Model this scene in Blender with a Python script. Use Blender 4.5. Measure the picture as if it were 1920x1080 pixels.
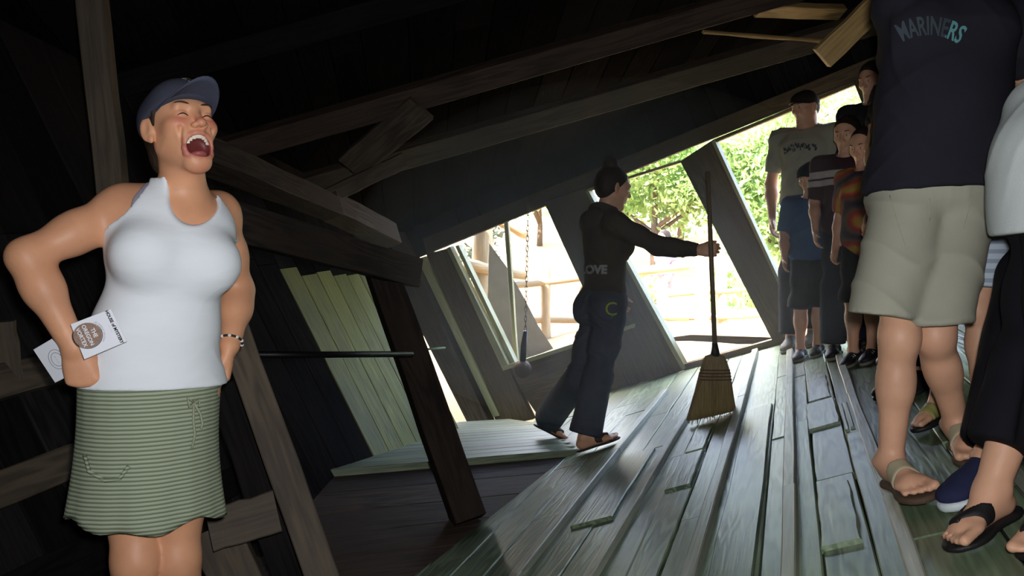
import bpy, bmesh, math, random
import numpy as np
from mathutils import Vector, Matrix

for _o in list(bpy.data.objects):
    bpy.data.objects.remove(_o)
SC = bpy.context.scene
COL = SC.collection
random.seed(7)
RNG = np.random.RandomState(7)

# ------------------------------------------------------------------ camera, sky, sun, flash, exposure
CAM = np.array([0.0, 0.0, 1.5])
FPX = 1600.0
cam_data = bpy.data.cameras.new('camera')
cam_data.sensor_width = 36.0
cam_data.lens = 36.0 * FPX / 1920.0
cam_data.clip_start = 0.05
cam_data.clip_end = 500
cam = bpy.data.objects.new('camera', cam_data)
COL.objects.link(cam)
cam.location = CAM
cam.rotation_euler = (math.radians(90), 0, 0)
SC.camera = cam
SC.view_settings.view_transform = 'Standard'
SC.view_settings.look = 'None'
SC.view_settings.exposure = 0.0
SC.view_settings.gamma = 1.0
SC.view_settings.use_curve_mapping = False

world = bpy.data.worlds.new('sky')
SC.world = world
world.use_nodes = True
_wn = world.node_tree.nodes
_wn.clear()
_sky = _wn.new('ShaderNodeTexSky')
_sky.sky_type = 'NISHITA'
_sky.sun_disc = False
_sky.sun_elevation = math.radians(55)
_sky.sun_rotation = math.radians(-30)
_sky.air_density = 1.0
_sky.dust_density = 3.0
_bg = _wn.new('ShaderNodeBackground')
_bg.inputs['Strength'].default_value = 2.6
_wo = _wn.new('ShaderNodeOutputWorld')
world.node_tree.links.new(_sky.outputs[0], _bg.inputs[0])
world.node_tree.links.new(_bg.outputs[0], _wo.inputs[0])

_sd = bpy.data.lights.new('sun', 'SUN')
_sd.energy = 44.0
_sd.angle = math.radians(0.6)
_sd.color = (1.0, 0.95, 0.86)
sun = bpy.data.objects.new('sun', _sd)
COL.objects.link(sun)
# sun stands high behind the camera's left shoulder, over the house roof
sun.rotation_euler = Vector((0.35, 0.62, -1.0)).to_track_quat('-Z', 'Y').to_euler()

# the camera's own flash: a small lamp just above the lens
_fd = bpy.data.lights.new('camera_flash', 'SPOT')
_fd.energy = 165.0
_fd.shadow_soft_size = 0.03
_fd.spot_size = math.radians(110)
_fd.spot_blend = 0.9
_fd.color = (0.97, 0.98, 1.0)
flash = bpy.data.objects.new('camera_flash', _fd)
COL.objects.link(flash)
flash.location = CAM + np.array([0.04, 0.02, 0.07])
flash.rotation_euler = (math.radians(90), 0, math.radians(0))


# ------------------------------------------------------------------ helpers
def V3(p):
    return np.array(p, dtype=float)


def nrm(v):
    v = np.array(v, dtype=float)
    return v / np.linalg.norm(v)


def px(x, y, d):
    """the point seen at photo pixel (x, y) that stands d metres away"""
    return CAM + np.array([(x - 960) / FPX * d, d, (540 - y) / FPX * d])


def on_plane(x, y, p0, n):
    r = np.array([(x - 960) / FPX, 1.0, (540 - y) / FPX])
    return CAM + r * (np.dot(V3(p0) - CAM, n) / np.dot(r, n))


def link(o, parent=None):
    COL.objects.link(o)
    if parent is not None:
        o.parent = parent
        o.matrix_parent_inverse = parent.matrix_world.inverted()
    return o


def new_obj(name, mesh, mat=None, parent=None):
    o = bpy.data.objects.new(name, mesh)
    if mat is not None and not mesh.materials:
        for m in (mat if isinstance(mat, (list, tuple)) else [mat]):
            mesh.materials.append(m)
    return link(o, parent)


def empty(name, loc=(0, 0, 0), label=None, cat=None, group=None, kind=None):
    o = bpy.data.objects.new(name, None)
    o.empty_display_size = 0.1
    o.location = loc
    o.matrix_world = Matrix.Translation(Vector(loc))
    link(o)
    return tag(o, label, cat, group, kind)


def tag(o, label=None, cat=None, group=None, kind=None):
    if label:
        o['label'] = label
    if cat:
        o['category'] = cat
    if group:
        o['group'] = group
    if kind:
        o['kind'] = kind
    return o


def mesh_np(name, verts, faces, smooth=False):
    """verts (n,3); faces list or array of quads/polys"""
    me = bpy.data.meshes.new(name)
    if isinstance(faces, np.ndarray):
        nv, nf, k = len(verts), len(faces), faces.shape[1]
        me.vertices.add(nv)
        me.vertices.foreach_set('co', np.ascontiguousarray(verts, np.float32).ravel())
        me.loops.add(nf * k)
        me.loops.foreach_set('vertex_index', np.ascontiguousarray(faces, np.int32).ravel())
        me.polygons.add(nf)
        me.polygons.foreach_set('loop_start', np.arange(0, nf * k, k, dtype=np.int32))
        me.update(calc_edges=True)
    else:
        me.from_pydata([tuple(v) for v in verts], [], faces)
        me.update()
    if smooth:
        me.polygons.foreach_set('use_smooth', np.ones(len(me.polygons), bool))
    return me


# ------------------------------------------------------------------ materials
def _mat(name):
    m = bpy.data.materials.new(name)
    m.use_nodes = True
    nt = m.node_tree
    b = nt.nodes['Principled BSDF']
    return m, nt, b


def rgb(r, g, b):
    """sRGB 0-255 to linear"""
    f = lambda c: (c / 255 / 12.92) if c / 255 <= 0.04045 else ((c / 255 + 0.055) / 1.055) ** 2.4
    return (f(r), f(g), f(b), 1.0)


def wood(name, dark, light, rough=0.6, scale=1.0, rings=0.5, bump=0.4, spec=0.5, var=0.35):
    """weathered wood; grain runs along the object's own Y axis, every board a little different"""
    m, nt, b = _mat(name)
    N, L = nt.nodes, nt.links
    tc = N.new('ShaderNodeTexCoord')
    oi = N.new('ShaderNodeObjectInfo')
    mul = N.new('ShaderNodeVectorMath'); mul.operation = 'SCALE'
    L.new(oi.outputs['Random'], mul.inputs['Scale'])
    mul.inputs[0].default_value = (37.0, 61.0, 23.0)
    add = N.new('ShaderNodeVectorMath'); add.operation = 'ADD'
    L.new(tc.outputs['Object'], add.inputs[0]); L.new(mul.outputs[0], add.inputs[1])
    mp = N.new('ShaderNodeMapping')
    mp.inputs['Scale'].default_value = (9 * scale, 0.9 * scale, 9 * scale)
    L.new(add.outputs[0], mp.inputs['Vector'])
    n1 = N.new('ShaderNodeTexNoise'); n1.inputs['Scale'].default_value = 1.0; n1.inputs['Detail'].default_value = 3
    L.new(mp.outputs[0], n1.inputs['Vector'])
    # contour rings of the growth pattern
    m1 = N.new('ShaderNodeMath'); m1.operation = 'MULTIPLY'; m1.inputs[1].default_value = 55.0
    L.new(n1.outputs['Fac'], m1.inputs[0])
    m2 = N.new('ShaderNodeMath'); m2.operation = 'SINE'
    L.new(m1.outputs[0], m2.inputs[0])
    m3 = N.new('ShaderNodeMath'); m3.operation = 'MULTIPLY_ADD'; m3.inputs[1].default_value = 0.5; m3.inputs[2].default_value = 0.5
    L.new(m2.outputs[0], m3.inputs[0])
    mp2 = N.new('ShaderNodeMapping'); mp2.inputs['Scale'].default_value = (90 * scale, 3 * scale, 90 * scale)
    L.new(add.outputs[0], mp2.inputs['Vector'])
    n2 = N.new('ShaderNodeTexNoise'); n2.inputs['Scale'].default_value = 1.0; n2.inputs['Detail'].default_value = 4
    L.new(mp2.outputs[0], n2.inputs['Vector'])
    n3 = N.new('ShaderNodeTexNoise'); n3.inputs['Scale'].default_value = 2.2 * scale; n3.inputs['Detail'].default_value = 4
    L.new(add.outputs[0], n3.inputs['Vector'])
    mx = N.new('ShaderNodeMix'); mx.data_type = 'FLOAT'; mx.inputs[0].default_value = rings
    L.new(n2.outputs['Fac'], mx.inputs[2]); L.new(m3.outputs[0], mx.inputs[3])
    # the growth rings stand out only where the boards are worn
    n4 = N.new('ShaderNodeTexNoise'); n4.inputs['Scale'].default_value = 1.6 * scale; n4.inputs['Detail'].default_value = 2
    L.new(add.outputs[0], n4.inputs['Vector'])
    mr4 = N.new('ShaderNodeMapRange'); mr4.inputs['From Min'].default_value = 0.42; mr4.inputs['From Max'].default_value = 0.62
    mr4.inputs['To Min'].default_value = rings * 0.25; mr4.inputs['To Max'].default_value = min(1.0, rings * 1.7)
    L.new(n4.outputs['Fac'], mr4.inputs[0]); L.new(mr4.outputs[0], mx.inputs[0])
    mx2 = N.new('ShaderNodeMix'); mx2.data_type = 'FLOAT'; mx2.inputs[0].default_value = 0.45
    L.new(mx.outputs[0], mx2.inputs[2]); L.new(n3.outputs['Fac'], mx2.inputs[3])
    cr = N.new('ShaderNodeValToRGB')
    cr.color_ramp.elements[0].position = 0.25; cr.color_ramp.elements[0].color = dark
    cr.color_ramp.elements[1].position = 0.75; cr.color_ramp.elements[1].color = light
    L.new(mx2.outputs[0], cr.inputs[0])
    hv = N.new('ShaderNodeHueSaturation')
    mr = N.new('ShaderNodeMapRange'); mr.inputs['To Min'].default_value = 1 - var; mr.inputs['To Max'].default_value = 1 + var
    L.new(oi.outputs['Random'], mr.inputs[0]); L.new(mr.outputs[0], hv.inputs['Value'])
    L.new(cr.outputs[0], hv.inputs['Color'])
    L.new(hv.outputs[0], b.inputs['Base Color'])
    b.inputs['Roughness'].default_value = rough
    b.inputs['Specular IOR Level'].default_value = spec
    bp = N.new('ShaderNodeBump'); bp.inputs['Strength'].default_value = bump; bp.inputs['Distance'].default_value = 0.006
    L.new(mx.outputs[0], bp.inputs['Height']); L.new(bp.outputs[0], b.inputs['Normal'])
    return m


def plain(name, col, rough=0.7, bump=0.0, bscale=60.0, var=0.15, spec=0.4, vscale=8.0, stretch=(1, 1, 1), sub=0.0, metal=0.0):
    """a colour with slow variation and fine relief"""
    m, nt, b = _mat(name)
    N, L = nt.nodes, nt.links
    tc = N.new('ShaderNodeTexCoord')
    mp = N.new('ShaderNodeMapping'); mp.inputs['Scale'].default_value = stretch
    L.new(tc.outputs['Object'], mp.inputs[0])
    n = N.new('ShaderNodeTexNoise'); n.inputs['Scale'].default_value = vscale; n.inputs['Detail'].default_value = 5
    L.new(mp.outputs[0], n.inputs['Vector'])
    cr = N.new('ShaderNodeValToRGB')
    c0 = tuple(c * (1 - var) for c in col[:3]) + (1,)
    c1 = tuple(min(1, c * (1 + var)) for c in col[:3]) + (1,)
    cr.color_ramp.elements[0].position = 0.3; cr.color_ramp.elements[0].color = c0
    cr.color_ramp.elements[1].position = 0.7; cr.color_ramp.elements[1].color = c1
    L.new(n.outputs['Fac'], cr.inputs[0]); L.new(cr.outputs[0], b.inputs['Base Color'])
    b.inputs['Roughness'].default_value = rough
    b.inputs['Specular IOR Level'].default_value = spec
    b.inputs['Metallic'].default_value = metal
    if sub:
        b.inputs['Subsurface Weight'].default_value = sub
        b.inputs['Subsurface Radius'].default_value = (0.01, 0.004, 0.002)
        b.inputs['Subsurface Scale'].default_value = 0.5
    if bump:
        n2 = N.new('ShaderNodeTexNoise'); n2.inputs['Scale'].default_value = bscale; n2.inputs['Detail'].default_value = 3
        L.new(mp.outputs[0], n2.inputs['Vector'])
        bp = N.new('ShaderNodeBump'); bp.inputs['Strength'].default_value = bump; bp.inputs['Distance'].default_value = 0.004
        L.new(n2.outputs['Fac'], bp.inputs['Height']); L.new(bp.outputs[0], b.inputs['Normal'])
    return m


M_FLOOR = wood('floor_wood', rgb(66, 82, 62), rgb(132, 150, 118), rough=0.38, scale=1.0, rings=0.42, bump=0.2, spec=0.6, var=0.3)
M_BATTEN = wood('batten_wood', rgb(128, 132, 116), rgb(184, 188, 170), rough=0.42, scale=1.0, rings=0.25, bump=0.3, var=0.15)
M_PLAT = wood('platform_wood', rgb(84, 94, 76), rgb(140, 150, 124), rough=0.45, rings=0.3, bump=0.3, var=0.2)
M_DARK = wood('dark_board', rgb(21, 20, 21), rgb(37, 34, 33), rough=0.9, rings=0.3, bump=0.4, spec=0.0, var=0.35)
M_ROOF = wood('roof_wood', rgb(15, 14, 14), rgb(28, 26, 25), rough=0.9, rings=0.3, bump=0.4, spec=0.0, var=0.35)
M_WALL_LIT = wood('wall_board', rgb(64, 66, 24), rgb(120, 120, 48), rough=0.65, rings=0.3, bump=0.35, spec=0.3, var=0.15)  # window light on the far left-wall boards is part of this colour
M_STUD = wood('stud_wood', rgb(62, 52, 38), rgb(108, 92, 66), rough=0.7, rings=0.3, bump=0.4, spec=0.3, var=0.2)
M_BEAM = wood('beam_wood', rgb(50, 44, 38), rgb(92, 80, 66), rough=0.7, rings=0.3, bump=0.4, spec=0.3, var=0.15)
M_TAN = wood('tan_board', rgb(164, 132, 80), rgb(218, 184, 124), rough=0.65, rings=0.35, bump=0.3, var=0.1)
M_TRIM = wood('pale_trim', rgb(130, 128, 92), rgb(186, 182, 138), rough=0.55, rings=0.2, bump=0.25, var=0.1)
M_RISER = wood('riser_board', rgb(44, 36, 32), rgb(82, 66, 56), rough=0.7, rings=0.35, bump=0.4, spec=0.25, var=0.3)
M_OLD = wood('old_beam', rgb(34, 29, 27), rgb(62, 52, 45), rough=0.8, rings=0.35, bump=0.4, spec=0.1, var=0.2)
M_LOG = wood('peeled_log', rgb(150, 124, 86), rgb(206, 182, 138), rough=0.6, rings=0.2, bump=0.3, var=0.1)
M_IRON = plain('dark_iron', rgb(40, 40, 42), rough=0.45, bump=0.3, metal=0.8)


# ------------------------------------------------------------------ boards
def frame_mat(o, x, y, z):
    m = Matrix.Identity(4)
    for i in range(3):
        m[i][0], m[i][1], m[i][2], m[i][3] = x[i], y[i], z[i], o[i]
    return m


_board_cache = {}


def put(name, me, mw, mat, parent):
    o = bpy.data.objects.new(name, me)
    if mat is not None and not me.materials:
        me.materials.append(mat)
    COL.objects.link(o)
    if parent is not None:
        o.parent = parent
        o.matrix_parent_inverse = parent.matrix_world.inverted()
    o.matrix_world = mw
    return o


def board(name, p0, p1, width, thick, up, mat, parent=None, jag=0.004, seg=4, seed=None, bow=0.0):
    """a sawn board from p0 to p1 (centre line of its top face), 'up' the direction its top face looks"""
    p0, p1 = V3(p0), V3(p1)
    Y = nrm(p1 - p0)
    Z = nrm(V3(up) - np.dot(V3(up), Y) * Y)
    X = np.cross(Y, Z)
    Ln = np.linalg.norm(p1 - p0)
    rs = np.random.RandomState(seed if seed is not None else random.randint(0, 99999))
    vs, fs = [], []
    c = min(0.004, thick * 0.25, width * 0.2)
    for i in range(seg + 1):
        t = i / seg
        a, b_ = rs.uniform(-jag, jag, 2)
        dz = rs.uniform(-jag, jag) * 0.3 + bow * math.sin(math.pi * t)
        l, r = -width / 2 + a, width / 2 + b_
        for (x, z) in ((l, -thick), (r, -thick), (r, -c), (r - c, 0), (l + c, 0), (l, -c)):
            vs.append((x, t * Ln, z + dz))
    for i in range(seg):
        for k in range(6):
            a, b_ = i * 6 + k, i * 6 + (k + 1) % 6
            fs.append((a, b_, b_ + 6, a + 6))
    fs.append(tuple(range(5, -1, -1)))
    fs.append(tuple(range(seg * 6, seg * 6 + 6)))
    me = mesh_np(name, vs, [tuple(reversed(f)) for f in fs])
    return put(name, me, frame_mat(p0, X, Y, Z), mat, parent)


def slab(name, pts, normal, thick, mat, parent=None, along=None, bevel=0.004):
    """a flat piece with the outline pts (in space), its face looking along 'normal', thick metres deep behind it"""
    pts = [V3(p) for p in pts]
    Z = nrm(normal)
    if along is None:
        e = [(np.linalg.norm(pts[(i + 1) % len(pts)] - pts[i]), i) for i in range(len(pts))]
        i = max(e)[1]
        along = pts[(i + 1) % len(pts)] - pts[i]
    Y = nrm(V3(along) - np.dot(along, Z) * Z)
    X = np.cross(Y, Z)
    o = sum(pts) / len(pts)
    loc = np.array([[np.dot(p - o, X), np.dot(p - o, Y)] for p in pts])
    area = sum(loc[i][0] * loc[(i + 1) % len(loc)][1] - loc[(i + 1) % len(loc)][0] * loc[i][1] for i in range(len(loc)))
    if area < 0:
        loc = loc[::-1]
    n = len(loc)
    cen = loc.mean(0)
    ins = []
    for p in loc:
        v = cen - p
        ins.append(p + v / np.linalg.norm(v) * bevel * 1.4)
    b = min(bevel, thick * 0.4)
    vs = [(p[0], p[1], -thick) for p in loc] + [(p[0], p[1], -b) for p in loc] + [(p[0], p[1], 0) for p in ins]
    fs = [tuple(range(n - 1, -1, -1)), tuple(range(2 * n, 3 * n))]
    for k in range(2):
        for i in range(n):
            j = (i + 1) % n
            fs.append((k * n + i, k * n + j, k * n + n + j, k * n + n + i))
    me = mesh_np(name, vs, fs)
    return put(name, me, frame_mat(o, X, Y, Z), mat, parent)


def tube_mesh(name, pts, radii, seg=10, caps=True, smooth=True, close=False):
    pts = np.array(pts, float)
    n = len(pts)
    if np.isscalar(radii):
        radii = [radii] * n
    vs, fs = [], []
    t0 = nrm(pts[1] - pts[0])
    a = nrm(np.cross(t0, [0.13, 0.31, 0.94])) if abs(t0[2]) < 0.9 else nrm(np.cross(t0, [1, 0.1, 0]))
    for i in range(n):
        if close:
            t = nrm(pts[(i + 1) % n] - pts[i - 1])
        else:
            t = nrm(pts[min(i + 1, n - 1)] - pts[max(i - 1, 0)])
        a = nrm(a - np.dot(a, t) * t)
        b = np.cross(t, a)
        for k in range(seg):
            th = 2 * math.pi * k / seg
            vs.append(pts[i] + radii[i] * (math.cos(th) * a + math.sin(th) * b))
    rng = n if close else n - 1
    for i in range(rng):
        for k in range(seg):
            k2 = (k + 1) % seg
            j = (i + 1) % n
            fs.append((i * seg + k, i * seg + k2, j * seg + k2, j * seg + k))
    if caps and not close:
        fs.append(tuple(range(seg - 1, -1, -1)))
        fs.append(tuple(range((n - 1) * seg, n * seg)))
    me = mesh_np(name, vs, fs, smooth)
    return me


def local_obj(name, me, loc, mat, parent=None):
    """mesh built in world coordinates: move its origin to loc"""
    me.transform(Matrix.Translation(-Vector(loc)))
    o = bpy.data.objects.new(name, me)
    if mat is not None and not me.materials:
        for m in (mat if isinstance(mat, (list, tuple)) else [mat]):
            me.materials.append(m)
    COL.objects.link(o)
    if parent is not None:
        o.parent = parent
        o.matrix_parent_inverse = parent.matrix_world.inverted()
    o.matrix_world = Matrix.Translation(Vector(loc))
    return o


def join_meshes(name, mes, smooth=None):
    bm = bmesh.new()
    for me in mes:
        bm.from_mesh(me)
    out = bpy.data.meshes.new(name)
    bm.to_mesh(out)
    bm.free()
    return out


def text_mesh(body, size, extrude=0.0006, offset=0.0, align='CENTER'):
    cu = bpy.data.curves.new('lettering', 'FONT')
    cu.body = body
    cu.size = size
    cu.extrude = extrude
    cu.offset = offset
    cu.align_x = align
    cu.align_y = 'CENTER'
    cu.resolution_u = 3
    o = bpy.data.objects.new('lettering', cu)
    COL.objects.link(o)
    dg = bpy.context.evaluated_depsgraph_get()
    me = bpy.data.meshes.new_from_object(o.evaluated_get(dg))
    bpy.data.objects.remove(o)
    bpy.data.curves.remove(cu)
    me.materials.clear()
    return me


# ------------------------------------------------------------------ the house's own axes (it has slid and tilted)
PD = nrm([0.3275, 1, 0.072])                   # the floor planks run this way
HD = nrm(np.cross(PD, [0, 0, 1.0]))
UD = np.cross(HD, PD)
_r = math.radians(19)
WD = math.cos(_r) * HD + math.sin(_r) * UD      # to the right, uphill
ND = np.cross(WD, PD)                           # floor normal
if ND[2] < 0:
    ND = -ND
F0 = px(1690, 940, 2.45)                        # a point of the floor


def fl(u, v, n=0.0):
    return F0 + u * WD + v * PD + n * ND


def floor_px(x, y):
    return on_plane(x, y, F0, ND)


def floor_at(x, y):
    """floor point above/below (x, y)"""
    z = F0[2] - (ND[0] * (x - F0[0]) + ND[1] * (y - F0[1])) / ND[2]
    return np.array([x, y, z])


# ------------------------------------------------------------------ floor
floor = slab('floor', [fl(-2.6, -4.2, -0.03), fl(1.7, -4.2, -0.03), fl(1.7, 4.25, -0.03), fl(-0.25, 4.38, -0.03), fl(-2.6, 4.85, -0.03)], ND, 0.12, M_DARK)
tag(floor, kind='structure')
V0, V1 = -1.6, 4.45


def v_end(u):
    return 4.36 - 0.33 * (u + 0.33)


def plank(u0, u1, v0, v1, n=0.0, th=0.028, mat=None, bow=0.0, jag=0.004, skew=0.0):
    board('floor_plank', fl((u0 + u1) / 2 - skew, v0, n), fl((u0 + u1) / 2 + skew, v1, n), u1 - u0 - 0.0035, th, ND, mat or M_FLOOR, floor, jag=jag, seg=6, bow=bow)


# strips between the battens: (u0, u1, breaks along v, heights)
rows = [
    (-2.55, -2.30, [1.1, 3.0]), (-2.30, -2.05, [0.3, 2.2, 3.9]), (-2.05, -1.86, [1.5]), (-1.86, -1.66, [0.6, 2.6]),
    (-1.66, -1.47, [1.9, 3.6]), (-1.47, -1.27, [0.9, 3.1]),
    (-1.27, -1.10, [2.75]), (-1.10, -0.94, [1.75, 2.7]),
    (-0.94, -0.83, [1.4, 2.6]), (-0.83, -0.715, [0.75, 1.35, 1.95]), (-0.715, -0.60, [0.35, 2.1]),
    (-0.60, -0.405, [2.02]), (-0.405, -0.32, [1.2, 2.8]),
    (-0.32, -0.235, [1.4, 2.65]), (-0.235, -0.105, [0.42, 1.15, 1.72]), (-0.105, -0.03, [0.95, 1.55]),
    (-0.03, 0.19, [-0.3, 1.3, 2.7]), (0.19, 0.42, [0.5, 2.2]), (0.42, 0.62, [1.1, 3.0]), (0.62, 0.86, [0.2, 2.1]), (0.86, 1.1, [1.4]), (1.1, 1.4, [0.6, 2.8]), (1.4, 1.66, [1.7]),
]
for (u0, u1, br) in rows:
    ends = [V0] + [b for b in br] + [v_end((u0 + u1) / 2)]
    for a, b in zip(ends[:-1], ends[1:]):
        plank(u0, u1, a + 0.004, b - 0.004, n=random.uniform(-0.005, 0.003), jag=0.0025, skew=random.uniform(-0.004, 0.004))
# loose patch boards nailed over the worn places
for (u0, u1, a, b) in [(-0.245, -0.11, 1.16, 1.70), (-0.235, -0.125, -0.25, 0.30), (-0.82, -0.725, 1.37, 1.9), (-0.83, -0.72, 0.78, 1.33),
                       (-0.55, -0.415, -0.9, 1.98), (-0.23, -0.12, 1.75, 2.35), (-0.10, -0.08, 0.98, 1.5), (-0.078, -0.058, 1.0, 1.5), (-1.2, -1.02, 0.6, 1.7)]:
    plank(u0, u1, a, b, n=0.012, th=0.02, jag=min(0.005, (u1 - u0) * 0.03))
# raised battens
for (ua, ub, v0, v1, w) in [(-1.30, -1.25, -1.6, 3.6, 0.045), (-0.965, -0.92, -1.6, 2.4, 0.04), (-0.605, -0.595, -1.6, 4.35, 0.045),
                            (-0.322, -0.318, -1.6, 4.25, 0.042), (-0.04, -0.02, -1.6, 3.2, 0.04), (0.30, 0.31, -1.6, 3.6, 0.04)]:
    k = 3
    pts = [fl(ua + (ub - ua) * i / k + random.uniform(-0.008, 0.008), v0 + (v1 - v0) * i / k, 0.030) for i in range(k + 1)]
    for i in range(k):
        board('floor_batten', pts[i], pts[i + 1], w, 0.03, ND, M_BATTEN, floor, jag=0.003)

# ------------------------------------------------------------------ back wall with its three openings
WB0, WB1 = floor_px(1480, 640), floor_px(1282, 694)
WBD = nrm(WB0 - WB1)                            # along the wall, to the right
WBN = nrm(np.cross(WBD, ND))                    # wall normal
if WBN[1] > 0:
    WBN = -WBN                                  # looks into the room


def wp(x, y, out=0.0):
    return on_plane(x, y, WB0, WBN) - WBN * out


wall_back = empty('wall_back', WB1, kind='structure')


def wslab(name, poly, thick, mat, parent=wall_back, out=0.0, along=None):
    return slab(name, [wp(x, y, out) for x, y in poly], WBN, thick, mat, parent, along=along)


# boarding above the openings: courses that follow the lean of the studs
def lerp(a, b, t):
    return (a[0] + (b[0] - a[0]) * t, a[1] + (b[1] - a[1]) * t)


top_line = [(560, 470), (1760, -150)]
hdr_line = [(760, 492), (1760, 88)]
K = 31
for i in range(K):
    a = lerp((615, 551), (1760, 88), i / K)
    b = lerp((615, 551), (1760, 88), (i + 0.985) / K)
    sh = lambda p: (p[0] - 0.52 * (290 - 0.06 * (p[0] - 800)), p[1] - (290 + 0.06 * (p[0] - 800)))
    pl = [a, b, sh(b), sh(a)]
    if i == 13:                                 # a crack of daylight between two boards
        k1, k2 = lerp(b, sh(b), 0.24), lerp(b, sh(b), 0.47)
        pl = [a, b, k1, (k1[0] - 3.2, k1[1] + 1), (k2[0] - 1.5, k2[1] + 0.5), k2, sh(b), sh(a)]
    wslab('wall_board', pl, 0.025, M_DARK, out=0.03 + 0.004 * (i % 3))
# header trim over the openings
wslab('header_board', [(800, 476), (1800, 72), (1792, 44), (792, 448)], 0.05, M_STUD)
# studs between the openings
wslab('stud_board', [(1020, 378), (1098, 352), (1285, 693), (1180, 728)], 0.05, M_STUD, out=-0.01)
wslab('stud_board', [(1276, 302), (1337, 262), (1492, 592), (1500, 634), (1452, 645)], 0.05, M_STUD, out=-0.01)
wslab('stud_trim', [(1335, 264), (1341, 262), (1493, 590), (1488, 592)], 0.08, M_TRIM, out=-0.02)
wslab('stud_trim', [(1099, 358), (1105, 357), (1288, 690), (1280, 693)], 0.08, M_TRIM, out=-0.02)
# low boarding below the left opening
LW = [(945, 692), (1186, 612), (1192, 722), (1010, 786)]
for i in range(3):
    a0, a1 = lerp(LW[0], LW[3], i / 3), lerp(LW[1], LW[2], i / 3)
    b0, b1 = lerp(LW[0], LW[3], (i + 0.995) / 3), lerp(LW[1], LW[2], (i + 0.995) / 3)
    wslab('wall_board', [a0, a1, b1, b0], 0.03, M_STUD, out=0.02)
# left end of the wall: leaning studs and pale trim
wslab('corner_stud', [(800, 476), (846, 464), (1000, 786), (935, 800)], 0.06, M_STUD, out=-0.01)
wslab('stud_board', [(714, 440), (757, 425), (932, 790), (896, 800)], 0.10, M_BEAM, out=-0.12)
wslab('stud_trim', [(780, 486), (800, 480), (940, 778), (922, 782)], 0.05, M_TRIM, out=-0.03)
# floor sill below the middle opening
wslab('sill_board', [(1284, 682), (1500, 622), (1503, 640), (1284, 697)], 0.09, M_STUD, out=-0.02)
# right part of the wall, past the right opening, behind the visitors
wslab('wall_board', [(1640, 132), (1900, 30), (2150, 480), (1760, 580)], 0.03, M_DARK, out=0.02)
wslab('stud_board', [(1600, 152), (1662, 124), (1860, 560), (1770, 584)], 0.05, M_STUD, out=-0.01)

# window surrounds (bare openings, a little pale frame each)
win1 = empty('window_1', wp(960, 560), kind='structure')
wslab('frame_strip', [(839, 465), (846, 462), (958, 690), (945, 694)], 0.06, M_TRIM, win1, out=-0.02)
wslab('frame_strip', [(850, 462), (856, 460), (966, 688), (958, 690)], 0.06, M_TRIM, win1, out=0.03)
wslab('frame_strip', [(945, 686), (1192, 606), (1192, 613), (946, 694)], 0.09, M_TRIM, win1, out=-0.03)
win2 = empty('window_2', wp(1280, 500), kind='structure')
wslab('frame_strip', [(1100, 355), (1276, 300), (1277, 305), (1101, 360)], 0.07, M_TRIM, win2, out=-0.01)
win3 = empty('window_3', wp(1480, 400), kind='structure')
wslab('frame_strip', [(1337, 262), (1620, 146), (1621, 152), (1339, 268)], 0.07, M_STUD, win3, out=-0.01)

# ------------------------------------------------------------------ platform and left wall
PA, PB, PC = floor_px(1090, 842), px(560, 885, 4.5), wp(1000, 778)
PLN = nrm(np.cross(PB - PA, PC - PA))
if PLN[2] < 0:
    PLN = -PLN


def pp(x, y):
    return on_plane(x, y, PA, PLN)


platform = empty('floor_platform', PA, kind='structure')
# boards of the platform run side to side, front to back
q0, q1 = pp(440, 895), pp(1090, 842)
edge = nrm(q1 - q0)
back = nrm(np.cross(PLN, edge))
if back[1] < 0:
    back = -back
nb = 14
bw = 0.185
for i in range(nb):
    o0 = PA + back * (i + 0.5) * bw
    left = 3.0
    right = -0.02 + 0.36 * i * bw if i < 9 else 0.6
    board('platform_plank', o0 - edge * left, o0 + edge * right, bw - 0.006, 0.03, PLN, M_PLAT, platform, seg=6)
slab('platform_base', [PA - edge * 3.0 - PLN * 0.035, PA + edge * 0.0 - PLN * 0.035, PA + edge * 0.6 + back * 2.6 - PLN * 0.035, PA - edge * 3.0 + back * 2.6 - PLN * 0.035], PLN, 0.03, M_DARK, platform)
# sloping face below the platform's front edge
RC = floor_px(800, 1075)
RCN = nrm(np.cross(PB - PA, RC - PA))
if np.dot(RCN, CAM - PA) < 0:
    RCN = -RCN
down = nrm(RC - PA)
perp = nrm(np.cross(RCN, edge))
if perp[2] > 0:
    perp = -perp
riser = empty('trim_1', PA, kind='structure')
for i in range(7):
    w = 0.24
    a = PA + perp * (i * w) - PLN * 0.03
    b = a + perp * (w - 0.008)
    slab('riser_board', [a - edge * 3.4, a + edge * 0.02 , b + edge * 0.02, b - edge * 3.4], RCN, 0.03, M_RISER, riser)
board('edge_board', PA - edge * 3.0 + PLN * 0.004, PA + edge * 0.0 + PLN * 0.004, 0.05, 0.05, PLN, M_PLAT, riser)

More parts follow.
